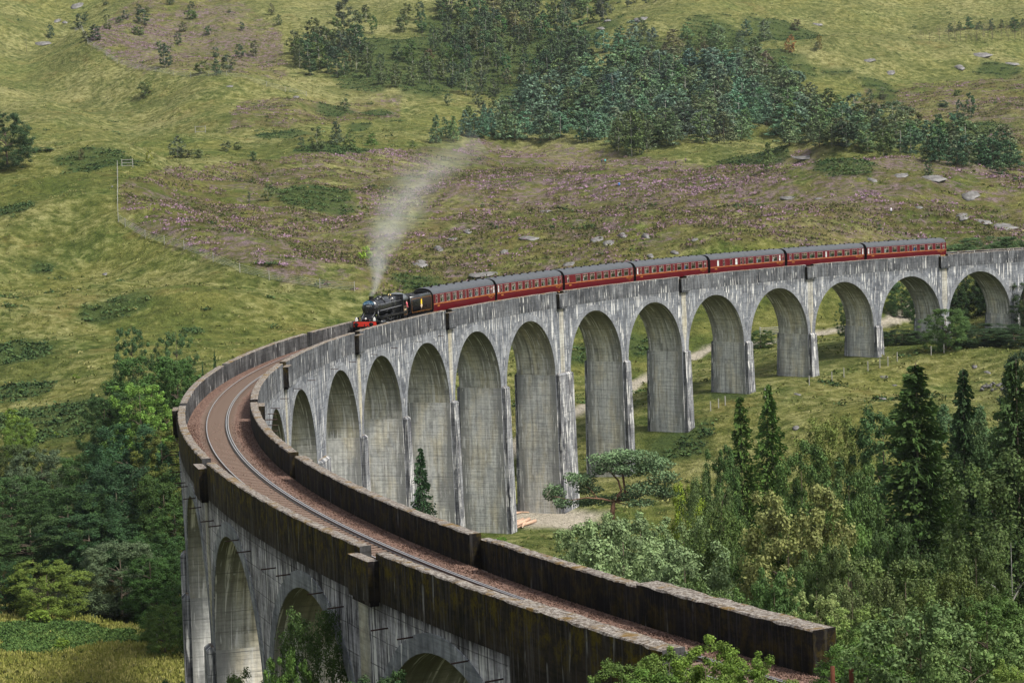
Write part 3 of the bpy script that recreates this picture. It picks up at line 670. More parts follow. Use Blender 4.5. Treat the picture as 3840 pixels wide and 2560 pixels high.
# ------------------------------------------------------------------ trees
ASP = 1.0
def tri_quads(C, T, B, w, h):
    """rhombus cards: centre C, axes T,B (n,3), half sizes"""
    k_ = np.array([1, 1, ASP]); T = T*k_; B = B*k_
    V = np.stack([C-T*w[:, None], C-B*h[:, None], C+T*w[:, None], C+B*h[:, None]], 1).reshape(-1, 3)
    F = np.arange(len(C)*4).reshape(-1, 4); return V, F
def frames(n_, r, up=0.0, out=None, ob=0.0):
    d = r.normal(size=(n_, 3)); d /= np.linalg.norm(d, axis=1)[:, None]
    nrm = d+np.array([0, 0, up])
    if out is not None: nrm = nrm+out*ob
    nrm /= np.linalg.norm(nrm, axis=1)[:, None]
    a = r.normal(size=(n_, 3)); t = np.cross(nrm, a); t /= np.linalg.norm(t, axis=1)[:, None]; b = np.cross(nrm, t); return t, b
def crown_broad(seed, ncl, nl, ls, t0=.12, prof=.65, cr=.11, droop=0.0, hollow=.25, top=.9, lean=.05, asp=.5):
    global ASP
    ASP = asp
    r = np.random.default_rng(seed)
    t = r.beta(1.1, 1.1, ncl)*(1-t0)*.93+t0+.02; q = (t-t0)/(1-t0)
    R = .44*np.power(np.clip(np.sin(np.pi*np.power(q, top)), 0.03, 1), prof)
    an = r.uniform(0, 2*np.pi, ncl); ir = 1+.22*np.sin(an*3+seed)+.12*np.sin(an*5+t*9+seed*2)
    rho = R*ir*np.sqrt(r.uniform(hollow, 1, ncl))
    cc = np.stack([rho*np.cos(an)+lean*q*math.cos(seed), rho*np.sin(an)+lean*q*math.sin(seed), t], 1)
    crr = cr*r.uniform(.55, 1.35, ncl)*(1-.35*q); ctint = r.uniform(.15, .85, ncl)
    k = np.repeat(np.arange(ncl), nl); d = r.normal(size=(len(k), 3)); d /= np.linalg.norm(d, axis=1)[:, None]
    rad = np.power(r.uniform(0, 1, len(k)), .45); C = cc[k]+d*(crr[k]*rad)[:, None]*np.array([1, 1, .8*max(asp, .5)])
    if droop: C[:, 2] -= droop*r.uniform(0, 1, len(k))**2*(.4+rho[k]*2)
    C[:, 2] = np.clip(C[:, 2], .01, 1.02)
    T, B = frames(len(k), r, .7, d, 1.1); sz = ls*r.uniform(.6, 1.35, len(k))
    V, F = tri_quads(C, T, B, sz, sz*.62)
    tint = np.clip(ctint[k]*.6+r.uniform(0, .4, len(k)), 0, 1); return V, F, np.repeat(tint, 4)
def crown_pine(seed, nw, nl, ls, t0=.12, wid=.46, taper=.85, flat=.45, per=7, asp=.6):
    global ASP
    ASP = asp
    r = np.random.default_rng(seed); cc = []; cs = []
    for i in range(nw):
        q = (i+.4*r.random())/nw; t = t0+(1-t0)*q*.97; R = wid*(1-q)**taper+.04
        for k in range(max(3, int(per*(1-.55*q)))):
            a = r.uniform(0, 6.28); rr = R*r.uniform(.35, 1.05)
            cc.append((rr*math.cos(a), rr*math.sin(a), t+.10*rr+r.uniform(-.015, .015))); cs.append((.045+.075*(1-q))*r.uniform(.7, 1.3))
    cc = np.array(cc); cs = np.array(cs); ct = r.uniform(.1, .9, len(cc)); k = np.repeat(np.arange(len(cc)), nl)
    d = r.normal(size=(len(k), 3)); d /= np.linalg.norm(d, axis=1)[:, None]
    C = cc[k]+d*(cs[k]*np.power(r.uniform(0, 1, len(k)), .4))[:, None]*np.array([1.25, 1.25, flat]); C[:, 2] = np.clip(C[:, 2], .01, 1.03)
    T, B = frames(len(k), r, .3, d, .5); B = B+np.array([0, 0, .5]); B /= np.linalg.norm(B, axis=1)[:, None]
    sz = ls*r.uniform(.6, 1.3, len(k)); V, F = tri_quads(C, T, B, sz*.45, sz*1.1)
    tint = np.clip(ct[k]*.55+r.uniform(0, .45, len(k))+.15*d[:, 2], 0, 1); return V, F, np.repeat(tint, 4)
def crown_spruce(seed, nw=34, nb=12, nn=26, ls=.014, wid=.48, t0=.03, gap=.0, asp=.42):
    global ASP
    ASP = asp
    r = np.random.default_rng(seed); C = []; Tn = []; Bn = []; tt = []; wv = []; hv = []
    for i in range(nw):
        q = i/nw; t = t0+(1-t0)*(q**.92)
        for b in range(max(4, int(nb*(1-.5*q)))):
            if r.random() < gap: continue
            a = r.uniform(0, 6.28); L = (wid*(1-q)**.82+.018)*r.uniform(.62, 1.12); btint = r.uniform(.05, .85)
            m = max(5, int(nn*(.3+L/wid))); u = np.power(r.uniform(0.04, 1, m), .75)
            dx, dy = math.cos(a), math.sin(a); dr = .20*L
            x = u*L; z = t+.03*L-(dr)*u+ .16*L*np.power(u, 3)*(.5)
            side = r.normal(0, .11, m)*L*(1.15-u)*1.6
            C.append(np.stack([dx*x-dy*side, dy*x+dx*side, z-r.uniform(0, .030, m)*(1-q*.5)], 1))
            tn = np.stack([np.full(m, dx), np.full(m, dy), np.full(m, -.25)], 1)+r.normal(0, .35, (m, 3)); tn /= np.linalg.norm(tn, axis=1)[:, None]
            bn = np.stack([np.full(m, -dy)*.6, np.full(m, dx)*.6, np.full(m, -.9)], 1)+r.normal(0, .4, (m, 3)); bn /= np.linalg.norm(bn, axis=1)[:, None]
            Tn.append(tn); Bn.append(bn); tt.append(np.clip(btint*.5+u*.35+r.uniform(-.1, .25, m), 0, 1)); sz = ls*r.uniform(.6, 1.4, m); wv.append(sz*1.35); hv.append(sz*.75)
    C = np.concatenate(C); V, F = tri_quads(C, np.concatenate(Tn), np.concatenate(Bn), np.concatenate(wv), np.concatenate(hv)); return V, F, np.repeat(np.concatenate(tt), 4)
def trunk_mesh(seed, kind, limbs=6, r0=.022, h=.92, mat=BARK):
    r = np.random.default_rng(seed+99); m = MB(); lx, ly = r.uniform(-.04, .04, 2)
    pts = [(0, 0, -.06), (lx*.2, ly*.2, h*.3), (lx, ly, h*.65), (lx*.8, ly*.8, h)]; m.tube(pts, [r0, r0*.8, r0*.5, r0*.12], 6)
    for k in range(limbs):
        z = r.uniform(.22, .8)*h; a = r.uniform(0, 6.28); L = .30*(1.1-z); m.tube([(lx*.5, ly*.5, z), (lx*.5+L*.5*math.cos(a), ly*.5+L*.5*math.sin(a), z+L*.28), (lx*.5+L*math.cos(a), ly*.5+L*math.sin(a), z+L*.42)], [r0*.42, r0*.25, r0*.07], 4, caps=False)
    return m.mesh('trunk', mat, True)
PROTO = {}
def proto(key, fn, leafmat, trunks):
    L = []
    for k, (cv, tr) in enumerate(zip(fn, trunks)):
        V, F, t = cv; L.append((mesh_np('crown', V, F, leafmat, col={'tint': t}), tr))
    PROTO[key] = L
# far hillside kinds
proto('birch_far', [crown_broad(s, 46, 30, .052, .06, .5, .15, .05, .2) for s in (1, 2, 3, 4, 5, 6)], LEAF, [trunk_mesh(s, 'b', 3, .016, .9, BIRCH) for s in range(6)])
proto('pine_far', [crown_pine(s, 12, 18, .060, .08, .44, .62) for s in (11, 12, 13, 14, 15)], NEEDLE, [trunk_mesh(s, 'p', 2, .02, .92, BARK) for s in range(5)])
proto('bare_far', [crown_broad(s, 20, 14, .026, .30, .6, .14, 0) for s in (21, 22, 23)], LEAF, [trunk_mesh(s, 'd', 8, .018, .95, BARK) for s in range(3)])
proto('bush_far', [crown_broad(s, 30, 40, .052, .0, .4, .17, 0, .1, asp=1) for s in (31, 32, 33)], LEAF, [trunk_mesh(s, 'd', 3, .03, .6, BARK) for s in range(3)])
# near kinds
proto('broad', [crown_broad(s, 280, 165, .0108, .02, .40, .085, .02, .35) for s in (41, 42)], LEAF, [trunk_mesh(s, 'b', 14, .020, .9, BARK) for s in range(3)])
proto('weeping', [crown_broad(s, 240, 190, .0094, .03, .42, .080, .08, .35) for s in (51, 52)], LEAF, [trunk_mesh(s, 'b', 10, .010, .74, BIRCH) for s in range(2)])
proto('willow', [crown_broad(s, 310, 165, .0092, .0, .30, .080, .02, .40, asp=.8) for s in (61, 62)], LEAF, [trunk_mesh(s, 'b', 14, .02, .75, BARK) for s in range(2)])
proto('aspen', [crown_broad(s, 190, 120, .0110, .02, .40, .070, .0, .2, asp=.6) for s in (71, 72)], LEAF, [trunk_mesh(s, 'b', 18, .012, .97, BARK) for s in range(2)])
proto('bigleaf', [crown_broad(s, 200, 90, .0135, .0, .30, .095, .0, .45, asp=1) for s in (81, 82)], LEAF, [trunk_mesh(s, 'b', 14, .012, .9, BARK) for s in range(2)])
proto('spruce', [crown_spruce(s, 46, 17, 56, .0122) for s in (91, 92, 93)], NEEDLE, [trunk_mesh(s, 's', 0, .014, .99, BARK) for s in range(3)])
proto('larch', [crown_spruce(s, 50, 15, 36, .0140, .46, .03) for s in (95, 96)], NEEDLE, [trunk_mesh(s, 's', 0, .014, .99, BARK) for s in range(2)])
print('tree protos', sum(len(m.polygons) for L in PROTO.values() for m, _ in L))
CATN = {'birch_far': ('birch_tree', 'tree'), 'pine_far': ('pine_tree', 'tree'), 'bare_far': ('dead_tree', 'tree'), 'bush_far': ('bush', 'bush'), 'broad': ('broadleaf_tree', 'tree'), 'weeping': ('birch_tree', 'tree'),
        'willow': ('willow_tree', 'tree'), 'aspen': ('aspen_tree', 'tree'), 'bigleaf': ('hazel_bush', 'bush'), 'spruce': ('spruce_tree', 'tree'), 'larch': ('larch_tree', 'tree')}
def d_far(b): return math.hypot(b[0]-CAM[0], b[1]-CAM[1]) > 400
def tree(kind, base, h, wd, color, label, group=None, var=None, name=None):
    nm, cat = CATN[kind]; nm = name or nm
    if kind in ('broad', 'weeping', 'aspen') and wd/h > .78: kind = 'willow'
    elif kind == 'willow' and wd/h < .62: kind = 'broad'
    L = PROTO[kind]; cm, tm = L[(rng.integers(len(L)) if var is None else var) % len(L)]
    e = link(nm, None, None, tuple(base), rng.uniform(0, 6.28)); e.scale = (wd, wd, h); tag(e, label, cat, group); e.empty_display_size = .5
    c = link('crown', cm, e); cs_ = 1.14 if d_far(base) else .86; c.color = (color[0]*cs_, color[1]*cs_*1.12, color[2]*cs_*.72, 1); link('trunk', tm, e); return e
def tree_px(kind, cx, ytop, wpx, dist, color, label, group=None, sink=0.0, var=None, minh=1.0, name=None):
    p = at(cx, ytop, dist); g = float(H(p[0], p[1])[0]); h = max(minh, p[2]-g+sink); wd = wpx*dist/FPX*1.38
    return tree(kind, (p[0], p[1], g-sink), h, wd, color, label, group, var, name)
DG, MG, OG, GG, LG, YG, BG, TG = (.030, .052, .022), (.050, .082, .026), (.085, .095, .030), (.105, .130, .075), (.085, .140, .032), (.170, .200, .035), (.150, .145, .070), (.038, .070, .045)
# --- foreground, right of the viaduct
FG = [
 ('spruce', 3430, 1345, 560, 196, (.028, .050, .014), 'tallest dark spruce with drooping boughs right of the piers', 0),
 ('spruce', 3612, 1362, 300, 206, (.018, .036, .015), 'narrow dark spruce standing just right of the tallest spruce', 1),
 ('spruce', 3800, 1330, 420, 188, (.026, .044, .016), 'dark spruce at the right edge with sparse pointed top', 2),
 ('larch', 2775, 1470, 250, 222, (.050, .080, .022), 'feathery dark green larch left of its twin in the valley', 0),
 ('larch', 2880, 1425, 260, 228, (.052, .088, .024), 'feathery brighter green larch right of its darker twin', 1),
 ('weeping', 3125, 1520, 270, 214, (.110, .125, .045), 'light olive birch with thin crown before the valley meadow', 0),
 ('broad', 3310, 1485, 300, 212, (.048, .085, .040), 'green rounded birch just left of the tallest spruce', 0),
 ('broad', 3590, 1470, 260, 224, (.060, .100, .062), 'grey green aspen behind the narrow spruce', 1),
 ('broad', 3850, 1275, 200, 240, (.030, .050, .034), 'dark round tree cut by the right edge above the spruces', 2),
 ('weeping', 2655, 1740, 220, 184, (.080, .105, .050), 'slim grey green birch right of the flat topped pine', 1),
 ('broad', 2590, 1775, 170, 192, (.150, .180, .030), 'yellow green rowan beside the flat topped pine', 2),
 ('broad', 2510, 1960, 180, 170, (.080, .120, .040), 'small green tree below the flat topped pine', 0),
 ('willow', 2330, 1905, 440, 150, (.150, .185, .125), 'silvery grey green willow left half of the thicket', 0),
 ('willow', 2560, 1975, 420, 132, (.135, .170, .115), 'silvery grey green willow right half of the thicket', 1),
 ('weeping', 2720, 1850, 300, 140, (.058, .082, .030), 'dark green weeping birch in the middle of the thicket', 0),
 ('broad', 2960, 1775, 430, 132, (.155, .150, .075), 'buff brown willow turning autumn in the thicket', 1),
 ('broad', 3170, 1830, 240, 138, (.080, .125, .045), 'fresh green rowan right of the buff brown willow', 2),
 ('weeping', 3770, 1640, 560, 150, (.062, .085, .036), 'large weeping birch under the right edge spruce', 1),
 ('willow', 3390, 2060, 430, 108, (.078, .100, .042), 'olive green willow below the tallest spruce', 0),
 ('weeping', 3560, 2090, 300, 100, (.060, .072, .024), 'dark olive round birch right of the olive willow', 0),
 ('weeping', 3240, 2110, 300, 104, (.080, .092, .048), 'dull olive birch left of the olive willow', 1),
 ('broad', 3800, 2190, 300, 92, (.048, .080, .022), 'dark green tree at the lower right edge', 0),
 ('broad', 2900, 2080, 260, 112, (.060, .100, .040), 'mid green tree behind the parapet end', 1),
 ('aspen', 3060, 2190, 260, 84, (.165, .185, .095), 'pale leaved aspen sapling behind the end of the parapet', 0),
 ('aspen', 3200, 2240, 240, 80, (.130, .165, .065), 'pale green aspen sapling right of the parapet end', 1),
 ('bigleaf', 3450, 2280, 420, 66, (.080, .112, .058), 'broad leaved hazel in the lower right foreground', 0),
 ('bigleaf', 3640, 2340, 360, 64, (.088, .122, .056), 'broad leaved hazel at the lower right foreground edge', 1),
 ('broad', 3250, 2400, 330, 70, (.060, .105, .028), 'bright green bush under the aspen saplings', 2),
 ('broad', 3820, 2440, 260, 58, (.115, .150, .045), 'yellowish bush in the lower right corner', 1),
 ('larch', 1575, 1668, 165, 238, (.030, .060, .036), 'dark feathery young conifer growing against a tall pier', 0),
 ('weeping', 1160, 2235, 300, 100, (.045, .070, .028), 'dark birch standing before the third near arch', 0),
 ('aspen', 1050, 2390, 200, 96, (.060, .100, .030), 'green sapling at the foot of the third near arch', 1),
 ('broad', 1400, 2490, 300, 88, (.035, .060, .030), 'low dark bush under the pale strip of the near wall', 0),
 ('willow', 930, 2480, 260, 120, (.085, .115, .050), 'pale green bush at the foot of the second near arch', 0),
 ('broad', 680, 2510, 200, 150, (.040, .085, .045), 'small blue green bush at the left foot of the viaduct', 1),
 ('aspen', 1890, 2095, 80, 98.5, (.070, .150, .020), 'bright green sapling growing out of the track refuge', 0),
]
for k, cx, yt, wp, d, c, lab, va in FG:
    if 'refuge' in lab:
        p = at(1893, 2230, 97); tree(k, (p[0], p[1], P(0)[2]+GR*72-1.4), 1.5, .9, c, lab, None, 0, 'sapling'); continue
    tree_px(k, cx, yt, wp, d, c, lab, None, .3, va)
for j, (cx, yt, wp, d, c) in enumerate([(2210, 1905, 300, 196, (.125, .155, .095)), (2390, 1885, 330, 176, (.130, .165, .105)), (2560, 1905, 300, 162, (.120, .150, .090)), (2180, 1960, 260, 175, (.120, .150, .090)), (2330, 2000, 280, 150, (.135, .170, .110)), (2470, 2040, 260, 140, (.130, .165, .100)), (2640, 2120, 260, 128, (.070, .100, .042)), (2780, 2160, 240, 120, (.075, .115, .045)), (2840, 1960, 260, 136, (.060, .095, .038)), (3060, 2010, 260, 124, (.066, .092, .040)), (3180, 1980, 240, 122, (.085, .105, .050)), (3330, 1900, 240, 150, (.045, .070, .030)), (3480, 2000, 280, 140, (.040, .062, .026)), (3650, 1960, 280, 130, (.060, .080, .034)), (3000, 1620, 240, 200, (.060, .095, .036)), (2700, 1640, 160, 215, (.050, .085, .034)), (3180, 1700, 240, 180, (.058, .090, .036)), (3720, 1500, 240, 205, (.050, .078, .040)), (2960, 2260, 200, 98, (.090, .120, .050)), (3140, 2330, 240, 80, (.075, .115, .038)), (3700, 2210, 300, 84, (.060, .095, .034))]):
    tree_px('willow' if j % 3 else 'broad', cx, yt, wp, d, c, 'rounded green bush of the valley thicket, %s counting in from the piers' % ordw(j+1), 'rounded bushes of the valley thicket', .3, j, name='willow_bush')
# bottom thicket on the abutment bank
for j, (cx, yt, wp, d, c) in enumerate([(2330, 2440, 330, 60, (.090, .130, .040)), (2500, 2400, 300, 56, (.120, .165, .050)), (2640, 2370, 330, 54, (.125, .175, .040)), (2790, 2420, 300, 53, (.110, .160, .035)), (2440, 2500, 330, 48, (.085, .140, .035)), (2700, 2500, 360, 47, (.115, .160, .040)), (2900, 2510, 260, 48, (.130, .165, .050)), (2240, 2530, 240, 55, (.080, .120, .040))]):
    tree_px('willow', cx, yt, wp*.95, d, tuple(x*.8 for x in c), ['small leaved birch scrub at the left end of the bottom thicket', 'light green birch scrub in the left middle of the bottom thicket', 'highest light green birch scrub in the bottom thicket', 'light green birch scrub right of the highest one at the bottom', 'dark green low scrub at the bottom edge below the parapet', 'yellow green scrub at the bottom edge under the highest scrub', 'pale yellow scrub at the bottom edge near the parapet end', 'low green scrub at the bottom edge under the near arch'][j], 'scrub bushes on the abutment bank', .2, j, name='birch_bush')
# --- left of the viaduct
LF = [
 ('aspen', 490, 1205, 130, 330, (.042, .075, .038), 'tall narrow dark aspen left of the viaduct bend', 0),
 ('aspen', 655, 1225, 130, 325, (.050, .085, .045), 'tall narrow aspen nearest the outer parapet', 1),
 ('broad', 560, 1320, 320, 318, (.045, .085, .028), 'dense green tree below the two tall aspens', 0),
 ('broad', 660, 1340, 150, 312, (.048, .088, .030), 'dense green tree against the outer parapet', 2),
 ('aspen', 520, 1415, 220, 306, (.110, .175, .045), 'bright light green aspen in the left wood', 0),
 ('broad', 390, 1455, 150, 312, (.032, .060, .026), 'dark tree left of the bright aspen', 1),
 ('broad', 480, 1575, 260, 296, (.028, .062, .036), 'dark blue green sycamore in the left wood', 2),
 ('broad', 600, 1590, 200, 292, (.085, .090, .028), 'olive brown oak beside the outer face', 0),
 ('broad', 330, 1690, 200, 296, (.038, .070, .026), 'mid green tree on the left slope', 1),
 ('broad', 430, 1730, 260, 286, (.024, .050, .030), 'dark sycamore in the middle of the left wood', 2),
 ('broad', 610, 1760, 200, 280, (.040, .066, .022), 'green oak close to the outer face', 1),
 ('broad', 250, 1820, 260, 284, (.030, .056, .022), 'dark tree on the left slope under the bracken', 0),
 ('willow', 150, 1680, 200, 305, (.068, .088, .068), 'grey green willow on the left slope', 0),
 ('broad', 60, 1655, 150, 310, (.050, .066, .030), 'brown green bush above the grey willow', 2),
 ('broad', 30, 1780, 240, 290, (.036, .066, .028), 'dark tree at the left edge above the stream', 1),
 ('broad', 110, 1930, 300, 278, (.034, .058, .024), 'dark olive tree at the left edge of the wood', 2),
 ('broad', 330, 1920, 260, 275, (.026, .054, .028), 'dark tree over the stream bank', 0),
 ('willow', 440, 2010, 240, 262, (.070, .090, .066), 'grey green willow leaning over the stream', 1),
 ('willow', 170, 2100, 220, 254, (.105, .132, .034), 'yellow green hawthorn beside the stream', 0),
 ('broad', 560, 2000, 200, 268, (.032, .064, .026), 'dark green alder behind the grey willow', 1),
 ('broad', 640, 2080, 170, 258, (.036, .070, .024), 'green alder beside the viaduct foot', 2),
 ('broad', 560, 2070, 160, 256, (.034, .068, .022), 'dark green alder right of the grey willow', 0),
 ('broad', 650, 1880, 160, 274, (.040, .072, .026), 'leafy tree against the outer pier', 1),
 ('broad', 650, 2190, 150, 236, (.040, .075, .026), 'green alder low beside the viaduct foot', 1),
 ('willow', 610, 2260, 130, 226, (.075, .110, .035), 'yellowish bush low against the viaduct foot', 0),
 ('broad', 10, 2100, 130, 256, (.030, .060, .028), 'dark bush at the left edge by the stream', 0),
 ('broad', 60, 1560, 90, 338, (.110, .155, .040), 'round bright green shrub on the left bracken slope', 0),
 ('larch', 758, 1345, 30, 312, (.030, .060, .030), 'little dark spruce sapling behind the outer parapet', 0),
 ('larch', 803, 1310, 32, 330, (.036, .066, .034), 'thin spruce sapling behind the outer parapet', 1),
 ('bush_far', 150, 588, 80, 592, (.036, .062, .030), 'dark bush right of the big left edge oak', 0),
 ('bush_far', 210, 2245, 0, 0, None, None, 0),
]
for k, cx, yt, wp, d, c, lab, va in LF:
    if lab: tree_px(k, cx, yt, wp*1.1, d, c, lab, None, .3, va)
for j, (cx, cy, wp, hp, lab) in enumerate([(215, 2300, 90, 60, 'yellow green bush above the left meadow bracken'), (150, 2340, 100, 60, 'small lime bush left among the meadow bracken'), (375, 2310, 85, 55, 'lime green bush nearest the stream in the bracken'), (235, 2430, 75, 45, 'low yellow bush out in the left meadow'), (530, 2405, 40, 22, 'tiny yellow bush near the foot of the viaduct'), (45, 1590, 70, 60, 'round lime bush at the left on the slope'), (205, 1790, 45, 35, 'lime bush on the grassy slope below the bracken'), (285, 1420, 30, 20, 'lime bush alone in the upper left meadow'), (80, 1470, 24, 16, 'tiny lime bush at the edge of the bracken'), (210, 1632, 26, 20, 'small lime bush right on the grassy slope')]):
    b = hit(cx, cy, 205); d = math.hypot(*(b-CAM)[:2]); tree('bush_far', (b[0], b[1], b[2]-.1), hp*d/FPX, wp*d/FPX, (.110, .150, .028), lab, 'lime green bushes on the left slopes')
b = hit(28, 628, 400); d = math.hypot(*(b-CAM)[:2]); tree('willow', (b[0], b[1], b[2]-.4), 215*d/FPX, 215*d/FPX, (.030, .050, .030), 'big dark oak at the left edge of the hillside', None, 0, 'oak_tree')
# far right, behind and below the viaduct
for j, (cx, yt, wp, d, c, lab) in enumerate([(3690, 885, 230, 470, (.048, .075, .040), 'grey green tree behind the parapet at right'), (3600, 915, 120, 470, (.050, .078, .042), 'low tree peeping over the parapet after the train'), (3810, 880, 160, 465, (.040, .066, .034), 'dark tree at the right edge over the parapet'),
   (3380, 1050, 90, 440, (.035, .060, .030), 'dark tree seen through the third arch from the right'), (3330, 1090, 80, 450, (.030, .052, .028), 'dark tree at the left side of the third arch from the right'), (3450, 1065, 80, 430, (.032, .056, .026), 'dark tree close to the pier in the third arch'), (3620, 1000, 160, 415, (.016, .030, .014), 'very dark tree filling the second arch from the right'), (3740, 1010, 160, 418, (.018, .032, .014), 'very dark tree in the right half of the second arch'), (3570, 1060, 110, 412, (.020, .036, .016), 'dark tree at the left of the second arch'), (3840, 1040, 140, 398, (.026, .044, .020), 'dark tree cut by the right edge under the last arch'),
   (3545, 1150, 140, 372, (.062, .100, .040), 'light green birch standing before the second pier from the right'), (3690, 1215, 240, 378, (.022, .040, .020), 'low dark scrub under the second arch'), (3800, 1230, 200, 376, (.026, .046, .022), 'low dark scrub under the last arch'), (3380, 1235, 150, 384, (.034, .058, .026), 'low bush at the foot of the third arch'), (3170, 1120, 60, 410, (.032, .056, .026), 'dark bush behind the fourth pier from the right'), (2850, 1235, 80, 412, (.034, .056, .022), 'bush seen through the fifth arch from the right')]):
    tree_px('broad', cx, yt, wp, d, c, lab, None, .3, j)
# --- hillside individuals: px, base y, height px, width px, kind, colour
B1, B2, B3, B4 = (.048, .066, .048), (.060, .074, .046), (.080, .088, .056), (.038, .054, .040)
HT = [(300,105,48,42,'b',B4),(322,78,32,26,'b',B1),(355,152,52,48,'b',B4),(322,152,32,34,'b',B3),(405,112,56,32,'b',B3),(520,52,36,24,'b',B4),(540,93,54,48,'b',B4),(470,72,32,32,'b',B1),(445,88,24,26,'u',B1),(518,130,28,46,'u',B3),(555,45,20,20,'u',B3),(395,20,30,22,'b',B1),(190,145,52,28,'b',B1),(100,195,52,36,'d',(.06,.07,.055)),(620,252,80,50,'b',B4),(598,187,30,26,'b',B1),(670,167,42,30,'b',B1),(685,120,36,32,'b',B2),(717,45,38,28,'b',B1),(720,70,26,48,'u',B3),(755,277,46,56,'b',(.06,.075,.03)),(812,282,58,42,'p',B1),(808,216,38,26,'b',B4),(858,272,62,52,'b',B1),(900,217,50,36,'b',B4),(955,212,58,32,'b',B2),(907,116,32,22,'b',B1),(780,130,30,30,'b',B1),(640,20,42,28,'b',B1),(545,362,52,62,'b',B3),(665,592,78,56,'b',B2),(700,592,32,70,'u',B3),(745,592,32,38,'u',B3),(560,616,50,26,'b',(.13,.14,.03)),(845,567,36,40,'u',B3),(890,562,26,34,'u',B2),(950,602,34,28,'u',B2),(305,600,36,22,'u',B3),(1130,552,38,26,'b',B1),(1190,567,88,56,'b',B2),(1262,542,84,58,'p',B1),(1312,566,68,52,'p',B2),(1395,548,48,46,'p',(.05,.09,.035)),(1548,556,30,24,'b',B2),(1295,416,46,34,'b',B3),(1680,397,46,28,'b',B2),(1045,95,38,24,'b',B2),(1020,55,40,24,'b',B3),(1005,752,62,48,'b',B3),(935,762,40,14,'b',B1),(1370,975,48,44,'u',(.16,.17,.03)),(3600,470,88,40,'b',B4),(3640,445,92,40,'b',B4),(3262,382,46,26,'b',B1),(3310,372,30,26,'u',B2),(3540,400,22,40,'u',B4),(3590,358,20,30,'u',B2),(2965,198,62,36,'b',(.16,.085,.035)),(3072,186,52,24,'b',(.11,.08,.04)),(3062,190,30,20,'b',B2),(2985,115,40,34,'b',(.075,.06,.05)),(1305,262,70,34,'b',(.075,.07,.035)),(1610,232,46,36,'b',(.08,.07,.04)),(2885,640,100,56,'p',B2),(3480,660,60,36,'p',B1),(3752,655,50,50,'u',B1),(1200,190,90,70,'b',B3),(1290,90,90,60,'b',B4)]
kinds = {'b': ('birch_far', 'birch'), 'p': ('pine_far', 'pine'), 'u': ('bush_far', 'bush'), 'd': ('bare_far', 'bare tree')}
FAR = []
for cx, by, hp, wp, k, c in HT: FAR.append([cx, by, hp*1.12, wp*1.15, k, c, 'open'])
def fill(poly, nn, k, hr, wr, cols, zone, sd_, jit=1.0):
    r = np.random.default_rng(sd_); xs = [p[0] for p in poly]; ys = [p[1] for p in poly]; pl = []; tries = 0
    while len(pl) < nn and tries < 20000:
        tries += 1; x = r.uniform(min(xs), max(xs)); y = r.uniform(min(ys), max(ys))
        if not inpoly(np.array([x]), np.array([y]), poly)[0]: continue
        dm = min([math.hypot((x-a)*.9, (y-b)*1.9) for a, b in pl] or [999])
        if dm < 46*jit*(1-tries/24000): continue
        pl.append((x, y)); s = r.uniform(.7, 1.15); FAR.append([x, y, hr*s*r.uniform(.9, 1.1), wr*s*r.uniform(.85, 1.3), k[r.integers(len(k))], cols[r.integers(len(cols))], zone])
PC = [(.074, .108, .108), (.064, .096, .092), (.084, .112, .096), (.052, .078, .070), (.086, .104, .072), (.070, .098, .060), (.058, .074, .052)]
BC = [B1, B2, B3, B4, (.052, .066, .030), (.040, .066, .038)]
fill([(1085, 275), (1075, 215), (1180, 170), (1330, 160), (1400, 260), (1390, 300), (1150, 290)], 28, 'b', 100, 68, BC, 'grove', 5, .7)
fill([(1330, 60), (1600, 40), (1700, 100), (1500, 140), (1320, 120)], 7, 'b', 75, 44, BC, 'grove', 6)
fill([(1360, 250), (1700, 130), (1760, 200), (1760, 330), (1560, 340), (1400, 320)], 26, 'b', 92, 50, BC, 'grove', 7, .85)
fill([(1640, 30), (1900, 0), (2300, -10), (2330, 60), (2080, 130), (1900, 200), (1780, 260), (1740, 130)], 52, 'b', 100, 66, BC, 'high', 8, .75)
fill([(1740, 260), (1960, 210), (2190, 240), (2170, 280), (1960, 330), (1850, 390), (1730, 400)], 28, 'b', 88, 52, BC, 'mid', 9, .85)
fill([(2030, 220), (2100, 150), (2200, 190), (2190, 275), (2080, 285)], 7, 'b', 120, 76, [B4, B1], 'mid', 10, .9)
fill([(1900, 430), (1990, 370), (2100, 330), (2250, 280), (2450, 270), (2800, 260), (2950, 330), (3050, 420), (2980, 520), (2750, 545), (2450, 560), (2200, 540), (1900, 535)], 185, 'pppppb', 120, 100, PC, 'pine', 11, .62)
fill([(1620, 545), (1760, 532), (1900, 528), (1900, 440), (1800, 470), (1640, 520)], 16, 'p', 108, 62, PC, 'edge', 12, .7)
fill([(2200, 200), (2400, 130), (2700, 120), (2980, 160), (2960, 300), (2700, 260), (2400, 260)], 26, 'pppb', 84, 62, PC+[(.09, .075, .06)], 'upper', 13, 1.1)
fill([(2950, 420), (3150, 430), (3350, 480), (3600, 540), (3800, 590), (3830, 630), (3600, 625), (3350, 590), (3100, 560), (2950, 545)], 68, 'ppbb', 112, 100, PC+BC, 'right', 14, .75)
fill([(2310, 560), (2420, 560), (2440, 585), (2310, 585)], 5, 'b', 165, 80, [(.050, .066, .036), (.046, .06, .04)], 'front', 15, .5)
fill([(3500, 610), (3780, 600), (3800, 640), (3600, 640)], 6, 'p', 125, 105, [(.026, .056, .036)], 'right', 16, 1.4)
fill([(3425, 165), (3840, 160), (3840, 130), (3600, 140)], 24, 'd', 60, 34, [(.085, .070, .068), (.075, .062, .058)], 'dead', 17, .5)
